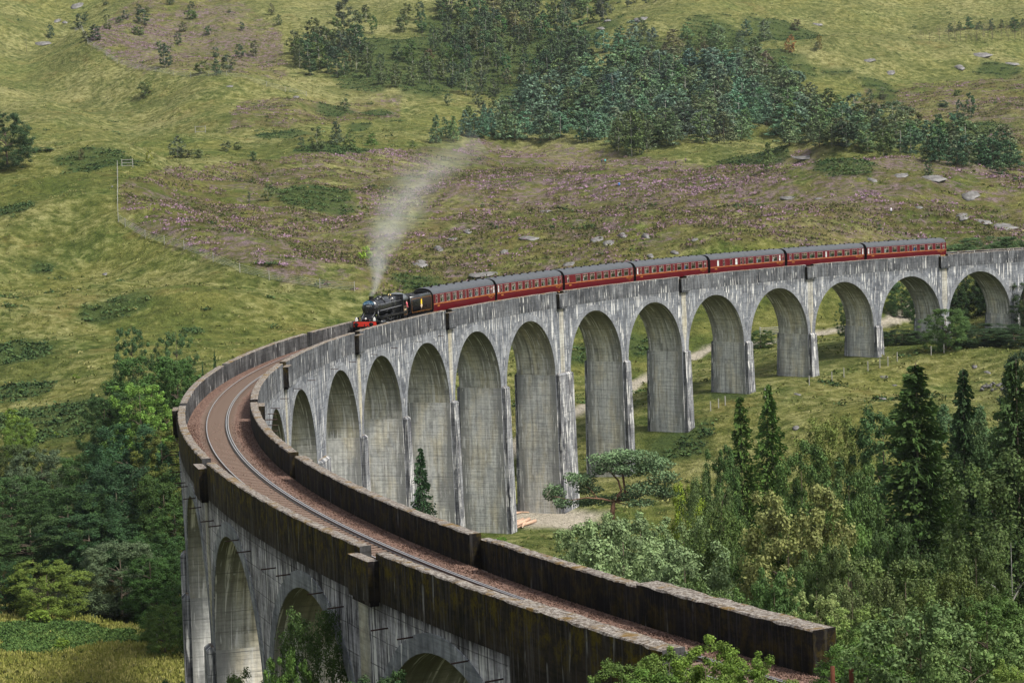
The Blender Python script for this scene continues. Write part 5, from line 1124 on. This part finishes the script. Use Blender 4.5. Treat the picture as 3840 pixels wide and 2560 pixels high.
def window_mesh(w_, kind, sgn):
    k = (round(w_, 2), kind, sgn)
    if k in WM: return WM[k]
    m = MB(); t = .045; x = 1.383*sgn; z0, z1 = 2.0, 2.92
    for c, d in (((x, 0, z0+t/2), (.05, w_+.03, t)), ((x-.02*sgn, 0, z1-t/2), (.05, w_+.03, t)), ((x, -w_/2+t/2, 2.46), (.06, t, z1-z0-.1)), ((x, w_/2-t/2, 2.46), (.06, t, z1-z0-.1))): m.box(c, d)
    if kind == 'L': m.box((x-.01*sgn, 0, 2.62), (.05, w_-.05, .045)); m.box((x-.015*sgn, 0, 2.77), (.04, .04, .26))
    elif kind in 'dw': m.box((x-.01*sgn, 0, 2.55), (.05, w_-.05, .045))
    fr = m.mesh('window', FRM); g = MB(); xa, xb = 1.372*sgn, 1.345*sgn; q = [(xa, -w_/2+.02, z0+.02), (xa, w_/2-.02, z0+.02), (xb, w_/2-.02, z1-.02), (xb, -w_/2+.02, z1-.02)]; g.quad(q if sgn > 0 else q[::-1])
    WM[k] = (fr, g.mesh('pane', FROST if kind in 'fw' else GLASS)); return WM[k]
# roof, ends, underframe shared meshes
rm = MB(); rings = []
for y, sc1 in ((-LC/2, .93), (-LC/2+.25, .985), (-LC/2+.8, 1), (LC/2-.8, 1), (LC/2-.25, .985), (LC/2, .93)):
    rings.append([(1.335*sc1*math.cos(a)*1.0, y, 3.02+(.80*sc1)*math.sin(a)**.85 if math.sin(a) > 0 else 3.02) for a in [math.pi*k/14 for k in range(15)]])
rm.loft(rings, closed=False, caps=False); ROOFMESH = rm.mesh('roof', ROOFM, True)
ENDS = []
for sg in (-1, 1):
    em = MB()
    P_ = [(prof_x(z), sg*LC/2, z) for z in ZR]+[(1.335*.93*math.cos(a), sg*LC/2, 3.02+.74*math.sin(a)) for a in [math.pi*k/10 for k in range(1, 10)]]+[(-prof_x(z), sg*LC/2, z) for z in ZR[::-1]]
    em.quad(P_ if sg > 0 else P_[::-1])
    em.box((0, sg*(LC/2+.18), 2.15), (1.15, .34, 2.15))
    ENDS.append(em.mesh('body_end', SOOT))
um = MB(); um.box((0, 0, .98), (2.45, LC-.3, .16)); um.box((-.55, 1.2, .68), (1.2, 2.6, .45)); um.box((.5, -1.8, .66), (1.3, 1.9, .5)); um.box((0, 3.4, .72), (.6, .8, .4)); UNDER = um.mesh('underframe', SOOT)
bm_ = MB(); 
for sx in (-1, 1): bm_.box((sx*1.02, 0, .60), (.12, 3.3, .26)); bm_.box((sx*1.02, 0, .44), (.14, 1.0, .24))
bm_.box((0, 0, .68), (2.2, .6, .2)); BOG = bm_.mesh('bogie', SOOT)
wh = MB(); 
for sx in (-1, 1): wh.tube([(sx*.70, 0, 0), (sx*.84, 0, 0)], .457, 18)
wh.tube([(-.9, 0, 0), (.9, 0, 0)], .07, 8); WHL = wh.mesh('wheelset', SOOT, False)
vm_ = MB(); vm_.tube([(0, 0, 0), (0, 0, .10), (0, 0, .16)], [.12, .16, .10], 10); VENT = vm_.mesh('roof_ventilator', SOOT)
im = MB(); im.box((0, 0, 1.22), (2.5, LC-.2, .05)); 
for yy in (-LC/2+1.25, LC/2-1.25): im.box((0, yy, 2.1), (1.2, .05, 1.7))
INTM = im.mesh('floor_and_partitions', INT)
st_ = MB(); st_.box((0, 0, .22), (2.0, .5, .44)); st_.box((0, -.2, .66), (2.0, .12, .80)); st_.box((0, -.2, 1.08), (1.9, .14, .10), 1); SEATM = st_.mesh('seat', [SEAT, CURT])
cm_ = MB(); cm_.box((0, 0, 2.45), (.02, .13, .85)); CURTM = cm_.mesh('curtain', CURT)
WC = text_mesh('WEST COAST', .30, GOLD, 'lettering'); WS = text_mesh('RAILWAYS', .12, GOLD, 'lettering')
step = MB(); step.box((-1.42, 0, .93), (.22, 1.2, .05)); STEP = step.mesh('footboard', plain('footboard_yellow', (.70, .42, .16), .7))
pmk_ = MB()
for k in range(5): pmk_.box((0, -.26+k*.13, 0), (.012, .075, .17)); pmk_.box((0, -.26+k*.13, .0), (.014, .11, .04))
NUMP = pmk_.mesh('running_number', GOLD)
def T4(b): # window tables: y from the forward end, widths, kind (L large, d door, f frosted small, s small)
    return b
def lay(spec): return [((LC/2-c*LC)-w_/2, (LC/2-c*LC)+w_/2, k) for c, w_, k in spec]
LY = {'A': [(.045,.50,'d'),(.130,1.18,'L'),(.230,1.18,'L'),(.330,1.18,'L'),(.430,1.18,'L'),(.505,.42,'s'),(.585,1.18,'L'),(.685,1.18,'L'),(.785,1.18,'L'),(.880,1.18,'L'),(.945,.42,'s'),(.979,.46,'w')],
      'B': [(.020,.42,'w'),(.062,.46,'d'),(.140,1.18,'L'),(.240,1.18,'L'),(.340,1.18,'L'),(.440,1.18,'L'),(.512,.42,'s'),(.590,1.18,'L'),(.690,1.18,'L'),(.790,1.18,'L'),(.890,1.18,'L'),(.965,.48,'d')],
      'C': [(.045,.50,'d'),(.185,1.30,'L'),(.285,1.30,'L'),(.385,1.30,'L'),(.485,1.30,'L'),(.585,1.30,'L'),(.685,1.30,'L'),(.785,1.30,'L'),(.885,1.30,'L'),(.970,.48,'d')],
      'E': [(.040,.50,'d'),(.115,1.30,'L'),(.215,1.30,'L'),(.315,1.30,'L'),(.415,1.30,'L'),(.495,.42,'f'),(.570,1.30,'L'),(.670,1.30,'L'),(.770,1.30,'L'),(.870,1.30,'L'),(.940,.46,'d'),(.980,.42,'w')],
      'K': [(.100,.50,'f'),(.175,.46,'d'),(.270,.55,'s'),(.340,.62,'w'),(.405,.46,'d'),(.450,.46,'d'),(.530,1.35,'L'),(.640,1.35,'L'),(.750,1.35,'L'),(.860,1.35,'L'),(.930,.50,'w'),(.975,.46,'d')]}
SIDEC = {}
def coach(s, lay_k, label, curtains=False, text=True):
    e = vehicle('railway_carriage', s, label, 'railway carriage', 'maroon carriages of the steam train')
    W_ = sorted(lay(LY[lay_k]), key=lambda q: q[0])
    for sgn in (-1, 1):
        if (lay_k, sgn) not in SIDEC: SIDEC[(lay_k, sgn)] = side_mesh(W_, sgn, lay_k)
        link('body_side', SIDEC[(lay_k, sgn)], e)
        for a, b, k in W_:
            fr, gl_ = window_mesh(b-a, k, sgn); o = link('window', fr, e, (0, (a+b)/2, 0)); link('pane', gl_, o)
            if curtains and k == 'L' and sgn < 0:
                for yy in (a+.12, b-.12): link('curtain', CURTM, e, (-1.27, yy, 0))
    [link('body_end', q_, e) for q_ in ENDS]; link('roof', ROOFMESH, e); link('underframe', UNDER, e); link('floor_and_partitions', INTM, e)
    for sy in (-1, 1):
        b_ = link('bogie', BOG, e, (0, sy*7.1, 0))
        for q in (-1.3, 1.3): link('wheelset', WHL, b_, (0, q, .457))
    for k in range(8):
        for sx in (-.42, .42): link('roof_ventilator', VENT, e, (sx, -LC/2+1.6+k*2.35, 3.76))
    for k in range(8):
        link('seat', SEATM, e, (0, -LC/2+2.2+k*2.1, 1.22)); o = link('seat', SEATM, e, (0, -LC/2+3.75+k*2.1, 1.22), math.pi)
    for sgn in (-1,):
        o = link('lettering', WC, e, (sgn*1.412, -LC/2+1.35, 1.66)); o.rotation_euler = (R_(90), 0, R_(-90)); 
        o = link('lettering', WS, e, (sgn*1.408, -LC/2+1.35, 1.43)); o.rotation_euler = (R_(90), 0, R_(-90))
    link('running_number', NUMP, e, (-1.408, LC/2-1.4, 1.62))
    link('footboard', STEP, e, (0, LC/2-.9, 0)); link('footboard', STEP, e, (0, -LC/2+.9, 0))
    if lay_k == 'K': link('footboard', STEP, e, (0, LC/2-.175*LC, 0)); link('footboard', STEP, e, (0, LC/2-.43*LC, 0))
    return e
S0 = -84.6; names = [('A', 'first maroon carriage, curtained, coupled right behind the tender', True), ('B', 'second maroon carriage with curtained windows and leaning passengers', True), ('C', 'third maroon carriage with eight unbroken large windows', False), ('B', 'middle maroon carriage whose passengers lean out of many windows', False), ('K', 'fifth maroon carriage, with blank luggage section at its left end', False), ('E', 'second last maroon carriage with a frosted middle window', False), ('B', 'last maroon carriage at the tail of the train', False)]
coaches = []
for k, (ly, lab, cu) in enumerate(names):
    sc = S0-19.75-.2-10.2-k*20.42; coaches.append((coach(sc, ly, lab, cu), sc))
pcol = {'white shirt': (.75, .75, .74), 'blue shirt': (.05, .20, .62), 'striped grey top': (.40, .38, .36), 'black jacket': (.02, .02, .025), 'pale blue shirt': (.42, .58, .70), 'red top': (.50, .05, .05), 'beige jumper': (.55, .48, .38), 'green jacket': (.08, .20, .12), 'pink top': (.65, .30, .34), 'purple top': (.28, .15, .40)}
onm = ['first', 'second', 'third', 'fourth', 'fifth', 'sixth', 'last']
PSG = [(1, .130, 'pink top'), (1, .240, 'white shirt'), (1, .335, 'pale blue shirt'), (1, .440, 'green jacket'), (1, .585, 'beige jumper'), (1, .690, 'purple top'), (1, .965, 'red top'), (0, .945, 'white shirt'), (2, .045, 'white shirt'), (2, .285, 'white shirt'), (2, .385, 'beige jumper'), (2, .585, 'pink top'), (2, .685, 'beige jumper'), (2, .785, 'white shirt'), (2, .970, 'striped grey top'),
       (3, .062, 'red top'), (3, .145, 'striped grey top'), (3, .235, 'white shirt'), (3, .345, 'pale blue shirt'), (3, .440, 'beige jumper'), (3, .695, 'blue shirt'), (3, .895, 'black jacket'), (3, .965, 'white shirt'), (4, .450, 'pink top'), (4, .535, 'black jacket'), (4, .645, 'pale blue shirt'), (4, .855, 'white shirt'), (4, .975, 'red top'), (5, .040, 'purple top'), (5, .315, 'green jacket'), (5, .670, 'black jacket'), (5, .780, 'beige jumper'), (5, .940, 'white shirt'),
       (6, .062, 'pink top'), (6, .240, 'white shirt'), (6, .585, 'red top'), (6, .610, 'blue shirt'), (6, .790, 'white shirt'), (6, .965, 'white shirt')]
for k, c, cl in PSG:
    e, sc = coaches[k]; y = LC/2-c*LC; sl = sc+y; q = P(sl, -1.02-.0, -RAILH+.02+1.2-.03)
    th_ = sl/RAD; person(q, th_+math.pi/2, 'camera', pcol[cl], 'passenger in %s at a window of the %s carriage, %s' % (cl, onm[k], 'forward end' if c < .2 else 'rear end' if c > .85 else 'forward half' if c < .5 else 'rear half'), 'passengers at the carriage windows', .97)

# locomotive: local +y is forward, buffer beam at y = 5.9
LE = vehicle('steam_locomotive', S0-5.9, 'black steam locomotive with red buffer beam heading the train', 'steam locomotive')
def part(name, mb, mats, smooth=False, par=None): return link(name, mb.mesh(name, mats, smooth), par or LE)
ZB = 2.67
m = MB(); m.tube([(0, 4.15, ZB), (0, 2.75, ZB)], [.86, .86], 28); sb = part('smokebox', m, BLK, True)
m = MB(); m.tube([(0, 4.15, ZB), (0, 4.20, ZB), (0, 4.27, ZB), (0, 4.30, ZB)], [.80, .79, .62, .12], 28); m.tube([(-.72, 4.30, ZB-.0), (-.30, 4.32, ZB+.02)], .03, 6); m.tube([(0, 4.28, ZB), (0, 4.40, ZB)], .05, 8); dr = part('smokebox_door', m, BLK, True)
m = MB(); m.tube([(0, 2.75, ZB), (0, 2.70, ZB), (0, -.9, ZB+.02), (0, -1.7, ZB+.03)], [.76, .78, .87, .88], 28); part('boiler', m, BLK, True)
m = MB(); rr2 = []
for y, w_, h_ in ((-1.7, .90, 3.55), (-2.2, .93, 3.60), (-4.1, .93, 3.50)):
    rr2.append([(x*w_, y, z) for x, z in ((-1, 1.5), (-1, 2.9), (-.93, h_-.28), (-.78, h_-.08), (-.5, h_), (.5, h_), (.78, h_-.08), (.93, h_-.28), (1, 2.9), (1, 1.5))])
m.loft(rr2); part('firebox', m, BLK)
m = MB(); m.tube([(0, 3.45, ZB+.80), (0, 3.45, ZB+.90), (0, 3.45, ZB+1.02), (0, 3.45, ZB+1.16), (0, 3.45, ZB+1.22)], [.42, .27, .235, .25, .29], 18); part('chimney', m, SOOT, True)
m = MB(); m.tube([(0, .75, ZB+.75), (0, .75, ZB+.98), (0, .75, ZB+1.12), (0, .75, ZB+1.16)], [.40, .36, .26, .06], 16); m.tube([(0, 1.65, ZB+.7), (0, 1.65, ZB+.92), (0, 1.65, ZB+1.03)], [.36, .32, .12], 14); part('dome', m, BLK, True)
for sx in (-1, 1):
    m = MB(); m.tube([(sx*.18, .9, ZB+1.0), (sx*.45, .95, ZB+.85), (sx*.80, 1.0, ZB+.42)], [.07, .07, .06], 6); m.tube([(sx*.95, 4.1, 1.75), (sx*.80, 3.7, 2.2), (sx*.72, 3.45, 2.6)], [.10, .10, .10], 8); part('steam_pipe', m, BLK, True)
    m = MB(); m.tube([(sx*.93, 4.0, 3.0), (sx*.97, 2.0, 3.02), (sx*1.02, -1.6, 3.05), (sx*1.02, -3.9, 3.05)], .022, 6, caps=False); m.tube([(sx*1.0, 3.6, 2.35), (sx*1.06, -1.0, 2.42), (sx*1.06, -3.9, 2.46)], .035, 6, caps=False); part('handrail', m, STEEL, True)
    m = MB(); m.box((sx*1.12, -.4, 1.72), (.62, 8.6, .05)); m.box((sx*1.42, -.4, 1.68), (.03, 8.6, .13)); m.box((sx*1.15, 4.4, 1.57), (.55, 1.3, .05), M=Matrix.Rotation(.25, 4, 'X')); m.box((sx*1.12, 5.3, 1.33), (.6, 1.2, .05)); part('running_plate', m, BLK)
    m = MB(); m.box((sx*1.425, -.4, 1.635), (.012, 8.6, .02)); part('lining', m, GOLD)
    m = MB(); m.tube([(sx*1.10, 2.75, 1.02), (sx*1.10, 3.0, 1.02), (sx*1.10, 4.0, 1.02), (sx*1.10, 4.15, 1.02)], [.30, .40, .40, .28], 16); m.tube([(sx*1.05, 2.9, 1.42), (sx*1.05, 4.0, 1.42)], .22, 12); part('cylinder', m, BLK, True)
    for y in (.75, -1.38, -3.85):
        m = MB(); x0, x1 = sx*.70, sx*.84; n_ = 24
        m.loft([[(x0, y+math.cos(a)*q*.92, .92+math.sin(a)*q*.92) for a in [2*math.pi*k/n_ for k in range(n_)]] for q in (1.0, .90)], caps=False); m.loft([[(x, y+math.cos(a)*q*.92, .92+math.sin(a)*q*.92) for a in [2*math.pi*k/n_ for k in range(n_)]] for x, q in ((x0, 1.0), (x1, .985), (x1, .90), (x0, .90))], caps=False)
        for k in range(12):
            a = 2*math.pi*k/12; m.tube([(sx*.78, y, .92), (sx*.78, y+math.cos(a)*.85, .92+math.sin(a)*.85)], .03, 4, caps=False)
        m.tube([(sx*.70, y, .92), (sx*.92, y, .92)], .14, 10); part('driving_wheel', m, BLK)
    for y in (4.75, 2.75-.15):
        m = MB(); m.tube([(sx*.70, y, .5), (sx*.82, y, .5)], .5, 20); m.tube([(sx*.82, y, .5), (sx*.86, y, .5)], .12, 8); part('bogie_wheel', m, BLK)
    m = MB(); m.box((sx*.96, -1.55, .70), (.05, 4.75, .12)); m.tube([(sx*1.05, 2.7, 1.02), (sx*1.02, -1.38, .74)], .055, 6); m.tube([(sx*1.08, 1.5, 1.5), (sx*1.06, .2, 1.15), (sx*1.05, -1.1, 1.3)], .035, 6); part('coupling_rod', m, STEEL)
    m = MB(); m.box((sx*1.20, 1.95, 1.30), (.06, 1.6, .14)); m.box((sx*1.2, 1.95, .90), (.06, 1.6, .08)); part('slide_bar', m, SOOT)
    m = MB(); m.tube([(sx*.86, 5.93, 1.06), (sx*.86, 6.25, 1.06)], [.13, .11], 12); m.tube([(sx*.86, 6.25, 1.06), (sx*.86, 6.38, 1.06), (sx*.86, 6.42, 1.06)], [.08, .24, .22], 16); part('buffer', m, SOOT, True)
    m = MB(); m.box((sx*1.02, 5.72, 1.55), (.20, .20, .30)); m.tube([(sx*1.02, 5.72, 1.68), (sx*1.02, 5.72, 1.80)], [.07, .04], 8); part('head_lamp', m, WHT)
    m = MB(); m.tube([(sx*.50, 5.75, 1.42), (sx*.62, 4.2, 2.15)], .025, 6); part('frame_stay', m, STEEL)
m = MB(); m.box((0, 5.86, 1.06), (2.55, .09, .50)); part('buffer_beam', m, REDB)
m = MB(); m.box((0, 5.0, 1.30), (1.3, 1.6, .06)); m.box((0, 1.2, .95), (1.16, 9.2, .55)); m.box((0, 4.25, 1.62), (1.5, .05, .60)); m.box((0, 4.9, 1.55), (1.25, 1.4, .5), M=Matrix.Rotation(-.32, 4, 'X')); part('frames', m, BLK)
m = MB(); m.tube([(0, 5.95, 1.05), (0, 6.1, 1.0), (.02, 6.12, .7), (0, 6.1, .45)], .045, 8); m.tube([(-.35, 5.95, .95), (-.35, 6.1, .75), (-.33, 6.05, .5)], .05, 8); part('coupling_hook', m, SOOT)
m = MB(); m.tube([(0, 5.55, 1.62), (0, 5.66, 1.62)], .10, 12); part('centre_lamp', m, WHT); 
m = MB(); m.tube([(.55, 5.9, 1.3), (.55, 5.9, 1.75)], .02, 5); m.box((.55, 5.9, 1.72), (.05, .05, .14)); part('hose_bracket', m, plain('yellow_brass', (.55, .45, .10), .4))
# curved headboard and its lettering, number plates
m = MB(); NB_ = 14; pf = []; pb = []
for k in range(NB_+1):
    a = R_(38+(142-38)*k/NB_); pf.append((math.cos(a)*.86, math.sin(a)*.84)); 
for k in range(NB_+1):
    a = R_(142-(142-38)*k/NB_); pb.append((math.cos(a)*.60, math.sin(a)*.40+.10))
ol = pf+pb; m.quad([(-x, 4.46, ZB+z) for x, z in ol]); m.quad([(-x, 4.43, ZB+z) for x, z in ol][::-1])
hb = part('headboard', m, BLUEP)
for tx, sz, zz in (('THE', .17, .70), ('JACOBITE', .25, .50)):
    o = link('headboard_lettering', text_mesh(tx, sz, plain('silver_letters', (.42, .52, .62), .4), 'headboard_lettering'), LE, (0, 4.47, ZB+zz)); o.rotation_euler = (R_(90), 0, R_(180))
o = link('number_plate', text_mesh('44871', .27, WHT, 'number_plate'), LE, (0, 4.33, ZB+.24)); o.rotation_euler = (R_(90), 0, R_(180))
# cab
m = MB(); cr = []
for y in (-3.9, -5.75): cr.append([(x, y, z) for x, z in ((-1.30, 3.02), (-1.12, 3.36), (-.75, 3.66), (-.3, 3.80), (.3, 3.80), (.75, 3.66), (1.12, 3.36), (1.30, 3.02), (1.24, 3.02), (.72, 3.58), (-.72, 3.58), (-1.24, 3.02))])
m.loft(cr); part('cab_roof', m, plain('cab_roof_grey', (.10, .11, .12), .5))
m = MB()
for sx in (-1, 1):
    m.box((sx*1.27, -4.55, 1.85), (.04, 1.4, 1.15)); m.box((sx*1.27, -4.02, 2.75), (.04, .30, .70)); m.box((sx*1.27, -4.78, 2.75), (.04, .12, .70)); m.box((sx*1.27, -4.5, 3.0), (.04, 1.3, .08)); m.box((sx*1.27, -4.5, 1.1), (.04, .9, .5))
m.box((0, -3.92, 2.6), (2.5, .05, 2.2)); part('cab', m, BLK)
m = MB(); 
for z in (1.40, 2.30): m.box((-1.295, -4.55, z), (.008, 1.15, .018))
for y in (-3.98, -5.12): m.box((-1.295, y, 1.85), (.008, .018, .9))
part('cab_lining', m, GOLD)
o = link('cab_number', text_mesh('44871', .30, plain('cream_numerals', (.75, .60, .36), .5), 'cab_number'), LE, (-1.30, -4.55, 1.92)); o.rotation_euler = (R_(90), 0, R_(-90))
m = MB(); m.tube([(.12, -2.9, 3.55), (.12, -2.9, 3.78)], [.07, .06], 8); m.tube([(-.12, -2.9, 3.55), (-.12, -2.9, 3.78)], [.07, .06], 8); part('safety_valve', m, plain('brass', (.55, .42, .18), .3, .5, .8))
person(P(S0-5.9-5.35, -1.15, -RAILH+1.25), (S0-11)/RAD+math.pi/2, 'stand', (.45, .10, .12), 'engine driver leaning from the locomotive cab', 'engine crew')
# tender
TE = vehicle('tender', S0-5.9-9.95, 'black tender heaped with coal bearing a gold lion emblem', 'tender')
m = MB(); tr_ = []
for y in (3.45, -3.55): tr_.append([(x, y, z) for x, z in ((-1.30, 1.30), (-1.30, 3.0), (-1.22, 3.20), (-1.02, 3.34), (-.98, 3.28), (-1.1, 3.1), (-1.15, 1.4), (1.15, 1.4), (1.1, 3.1), (.98, 3.28), (1.02, 3.34), (1.22, 3.20), (1.30, 3.0), (1.30, 1.30))])
m.loft(tr_); part('tender_body', m, BLK, False, TE)
m = MB(); m.box((0, -3.45, 2.2), (2.55, .06, 1.8)); m.tube([(x, -3.2, 3.2+.32*math.sqrt(max(0, 1-(x/1.12)**2))) for x in np.linspace(-1.1, 1.1, 11)], .04, 5); m.box((0, -2.3, 3.0), (2.1, 2.2, .06)); part('tank_top', m, BLK, False, TE)
m = MB(); m.box((-1.308, -.1, 2.95), (.008, 6.6, .022)); m.box((-1.308, -.1, 1.42), (.008, 6.6, .022)); m.box((-1.308, 3.2, 2.2), (.008, .022, 1.5)); m.box((-1.308, -3.4, 2.2), (.008, .022, 1.5)); part('tender_lining', m, GOLD, False, TE)
r = np.random.default_rng(3); mC = 900; cx_ = r.uniform(-.95, .95, mC); cy_ = r.uniform(-1.0, 3.2, mC); cz_ = 2.95+.42*(1-(cx_/1.0)**2)*np.clip(1-((cy_-1.1)/2.6)**2, 0, 1)+r.uniform(-.06, .06, mC)
o = link('coal', scatter('coal', bv, bf, np.stack([cx_, cy_, cz_], 1), r.uniform(.06, .16, (mC, 3)), r.uniform(0, 6, mC), plain('coal', (.012, .012, .014), .35, .6)), TE); o['kind'] = 'stuff'
m = MB(); m.box((0, 0, 1.12), (2.3, 7.1, .3)); m.box((-1.2, 0, .85), (.06, 5.9, .5)); m.box((1.2, 0, .85), (.06, 5.9, .5)); part('tender_frame', m, SOOT, False, TE)
for y in (2.0, 0, -2.0):
    for sx in (-1, 1): m = MB(); m.tube([(sx*.70, y, .65), (sx*.83, y, .65)], .65, 20); part('tender_wheel', m, BLK, False, TE)
LION = [(-.10,.50),(-.16,.44),(-.14,.36),(-.20,.30),(-.18,.20),(-.20,.10),(-.16,.02),(-.20,-.06),(-.10,-.08),(0,-.02),(.10,-.08),(.20,-.06),(.16,.04),(.20,.12),(.17,.22),(.20,.32),(.12,.38),(.14,.46),(.06,.52),(0,.47)]
m = MB(); m.quad([(-1.312, -y*1.15, 2.22+z*1.15) for y, z in LION]); m.quad([(-1.309, -y*1.15, 2.22+z*1.15) for y, z in LION][::-1]); em_ = part('lion_emblem', m, plain('emblem_gold', (.90, .55, .03), .5), False, TE)
m = MB(); n_ = 16; R3 = [[(-1.313, q*.22*math.cos(a), 2.0+q*.22*math.sin(a)) for a in [2*math.pi*k/n_ for k in range(n_)]] for q in (1, .72)]; m.loft(R3, caps=False)
for k in range(4): a = math.pi*k/4; m.tube([(-1.313, .2*math.cos(a), 2.0+.2*math.sin(a)), (-1.313, -.2*math.cos(a), 2.0-.2*math.sin(a))], .012, 4)
m.box((-1.313, 0, 2.02), (.006, .62, .07)); part('emblem_wheel', m, plain('emblem_cream', (.78, .60, .42), .5), False, TE)

# ------------------------------------------------------------------ steam
cs = S0-5.9+3.45; cp = P(cs, 0, -RAILH+3.95)
PLM = [(1413,1085,12),(1414,1045,30),(1422,990,55),(1440,920,88),(1468,850,118),(1500,780,140),(1545,710,158),(1615,640,180),(1700,575,200),(1800,520,215)]
mb = MB(); rings = []; DS = float(np.hypot(*(cp-CAM)[:2])); k_ = DS/FPX; nR = 16
for j, (a, b, w_) in enumerate(PLM):
    q = at(a, b, DS)-cp if j else np.array([0, 0, .0])
    nxt = PLM[min(j+1, len(PLM)-1)]; prv = PLM[max(j-1, 0)]; tx, tz = (nxt[0]-prv[0]), -(nxt[1]-prv[1]); L = math.hypot(tx, tz); nx_, nz_ = tz/L, -tx/L
    rings.append([tuple(q+np.array([RTH[0], RTH[1], 0])*(math.cos(t)*w_*k_*nx_)+np.array([0, 0, 1.])*(math.cos(t)*w_*k_*nz_)+np.array([FWH[0], FWH[1], 0])*math.sin(t)*w_*k_) for t in [2*math.pi*i/nR for i in range(nR)]])
mb.loft(rings)
vmx = bpy.data.materials.new('steam'); vmx.use_nodes = True; nt = vmx.node_tree; nt.nodes.clear()
out = nt.nodes.new('ShaderNodeOutputMaterial'); pv = nt.nodes.new('ShaderNodeVolumePrincipled'); nt.links.new(pv.outputs[0], out.inputs['Volume']); pv.inputs['Color'].default_value = (.97, .97, .98, 1); pv.inputs['Anisotropy'].default_value = .1
def nd(t, **kw):
    x = nt.nodes.new(t)
    for k, v in kw.items(): setattr(x, k, v)
    return x
tc = nd('ShaderNodeTexCoord'); sp = nd('ShaderNodeSeparateXYZ'); nt.links.new(tc.outputs['Object'], sp.inputs[0])
def mth(op, a, b=0.0):
    x = nd('ShaderNodeMath', operation=op)
    for i, v in enumerate((a, b)):
        if isinstance(v, (int, float)): x.inputs[i].default_value = v
        else: nt.links.new(v, x.inputs[i])
    return x.outputs[0]
# axis of the plume as a function of height: sideways drift and radius by float curves
zz = [ (at(a, b, DS)-cp)[2] for a, b, w_ in PLM]; ll = [ (at(a, b, DS)-cp)@RT for a, b, w_ in PLM]; ww = [w_*k_ for a, b, w_ in PLM]
zz[0] = 0.0; ll[0] = 0.0; ZM = max(zz)
u = mth('DIVIDE', sp.outputs[2], ZM)
def curve(vals, vmax):
    c = nd('ShaderNodeFloatCurve'); cv = c.mapping.curves[0]
    pts_ = sorted(zip([z/ZM for z in zz], [v/vmax for v in vals]))
    cv.points[0].location = pts_[0]; cv.points[1].location = pts_[-1]
    for p_ in pts_[1:-1]: cv.points.new(*p_)
    c.mapping.update(); nt.links.new(u, c.inputs['Value']); return mth('MULTIPLY', c.outputs[0], vmax)
lat = mth('ADD', mth('MULTIPLY', sp.outputs[0], float(RT[0])), mth('MULTIPLY', sp.outputs[1], float(RT[1])))
dep = mth('ADD', mth('MULTIPLY', sp.outputs[0], float(FWH[0])), mth('MULTIPLY', sp.outputs[1], float(FWH[1])))
cx2 = curve(ll, max(ll)); rw = curve(ww, max(ww))
dl = mth('SUBTRACT', lat, cx2); rad_ = mth('DIVIDE', mth('SQRT', mth('ADD', mth('MULTIPLY', dl, dl), mth('MULTIPLY', dep, dep))), rw)
no = nd('ShaderNodeTexNoise'); nt.links.new(tc.outputs['Object'], no.inputs['Vector']); no.inputs['Scale'].default_value = .38; no.inputs['Detail'].default_value = 7; no.inputs['Roughness'].default_value = .68; no.inputs['Distortion'].default_value = .6
f1 = mth('MAXIMUM', mth('SUBTRACT', 1.0, mth('ADD', rad_, mth('MULTIPLY', mth('SUBTRACT', no.outputs['Fac'], .5), 1.9))), 0.0)
den = mth('MULTIPLY', mth('POWER', f1, 1.7), mth('DIVIDE', 1.45, mth('ADD', rw, .9)))
fade = mth('MAXIMUM', mth('SUBTRACT', 1.0, mth('MULTIPLY', u, .92)), 0.0)
nt.links.new(mth('MULTIPLY', den, fade), pv.inputs['Density'])
so_ = mb.build('steam_plume', [vmx], None, tuple(cp)); tag(so_, 'thin white steam plume rising from the locomotive chimney and drifting right', 'steam', None, 'stuff')

# ------------------------------------------------------------------ thin air over the glen
hx = MB(); c0 = CAM[:2]+FWH*1150; rot = YAW
hx.box((0, 0, 0), (2760, 2200, 520)); hzm = bpy.data.materials.new('thin_air'); hzm.use_nodes = True; hzm.node_tree.nodes.clear()
ho = hzm.node_tree.nodes.new('ShaderNodeOutputMaterial'); hv = hzm.node_tree.nodes.new('ShaderNodeVolumePrincipled'); hv.inputs['Color'].default_value = (.80, .88, 1.0, 1); hv.inputs['Density'].default_value = .000035; hv.inputs['Anisotropy'].default_value = .2
hzm.node_tree.links.new(hv.outputs[0], ho.inputs['Volume'])
tag(hx.build('haze', [hzm], None, (c0[0], c0[1], -40+260-2), rot), kind='stuff')
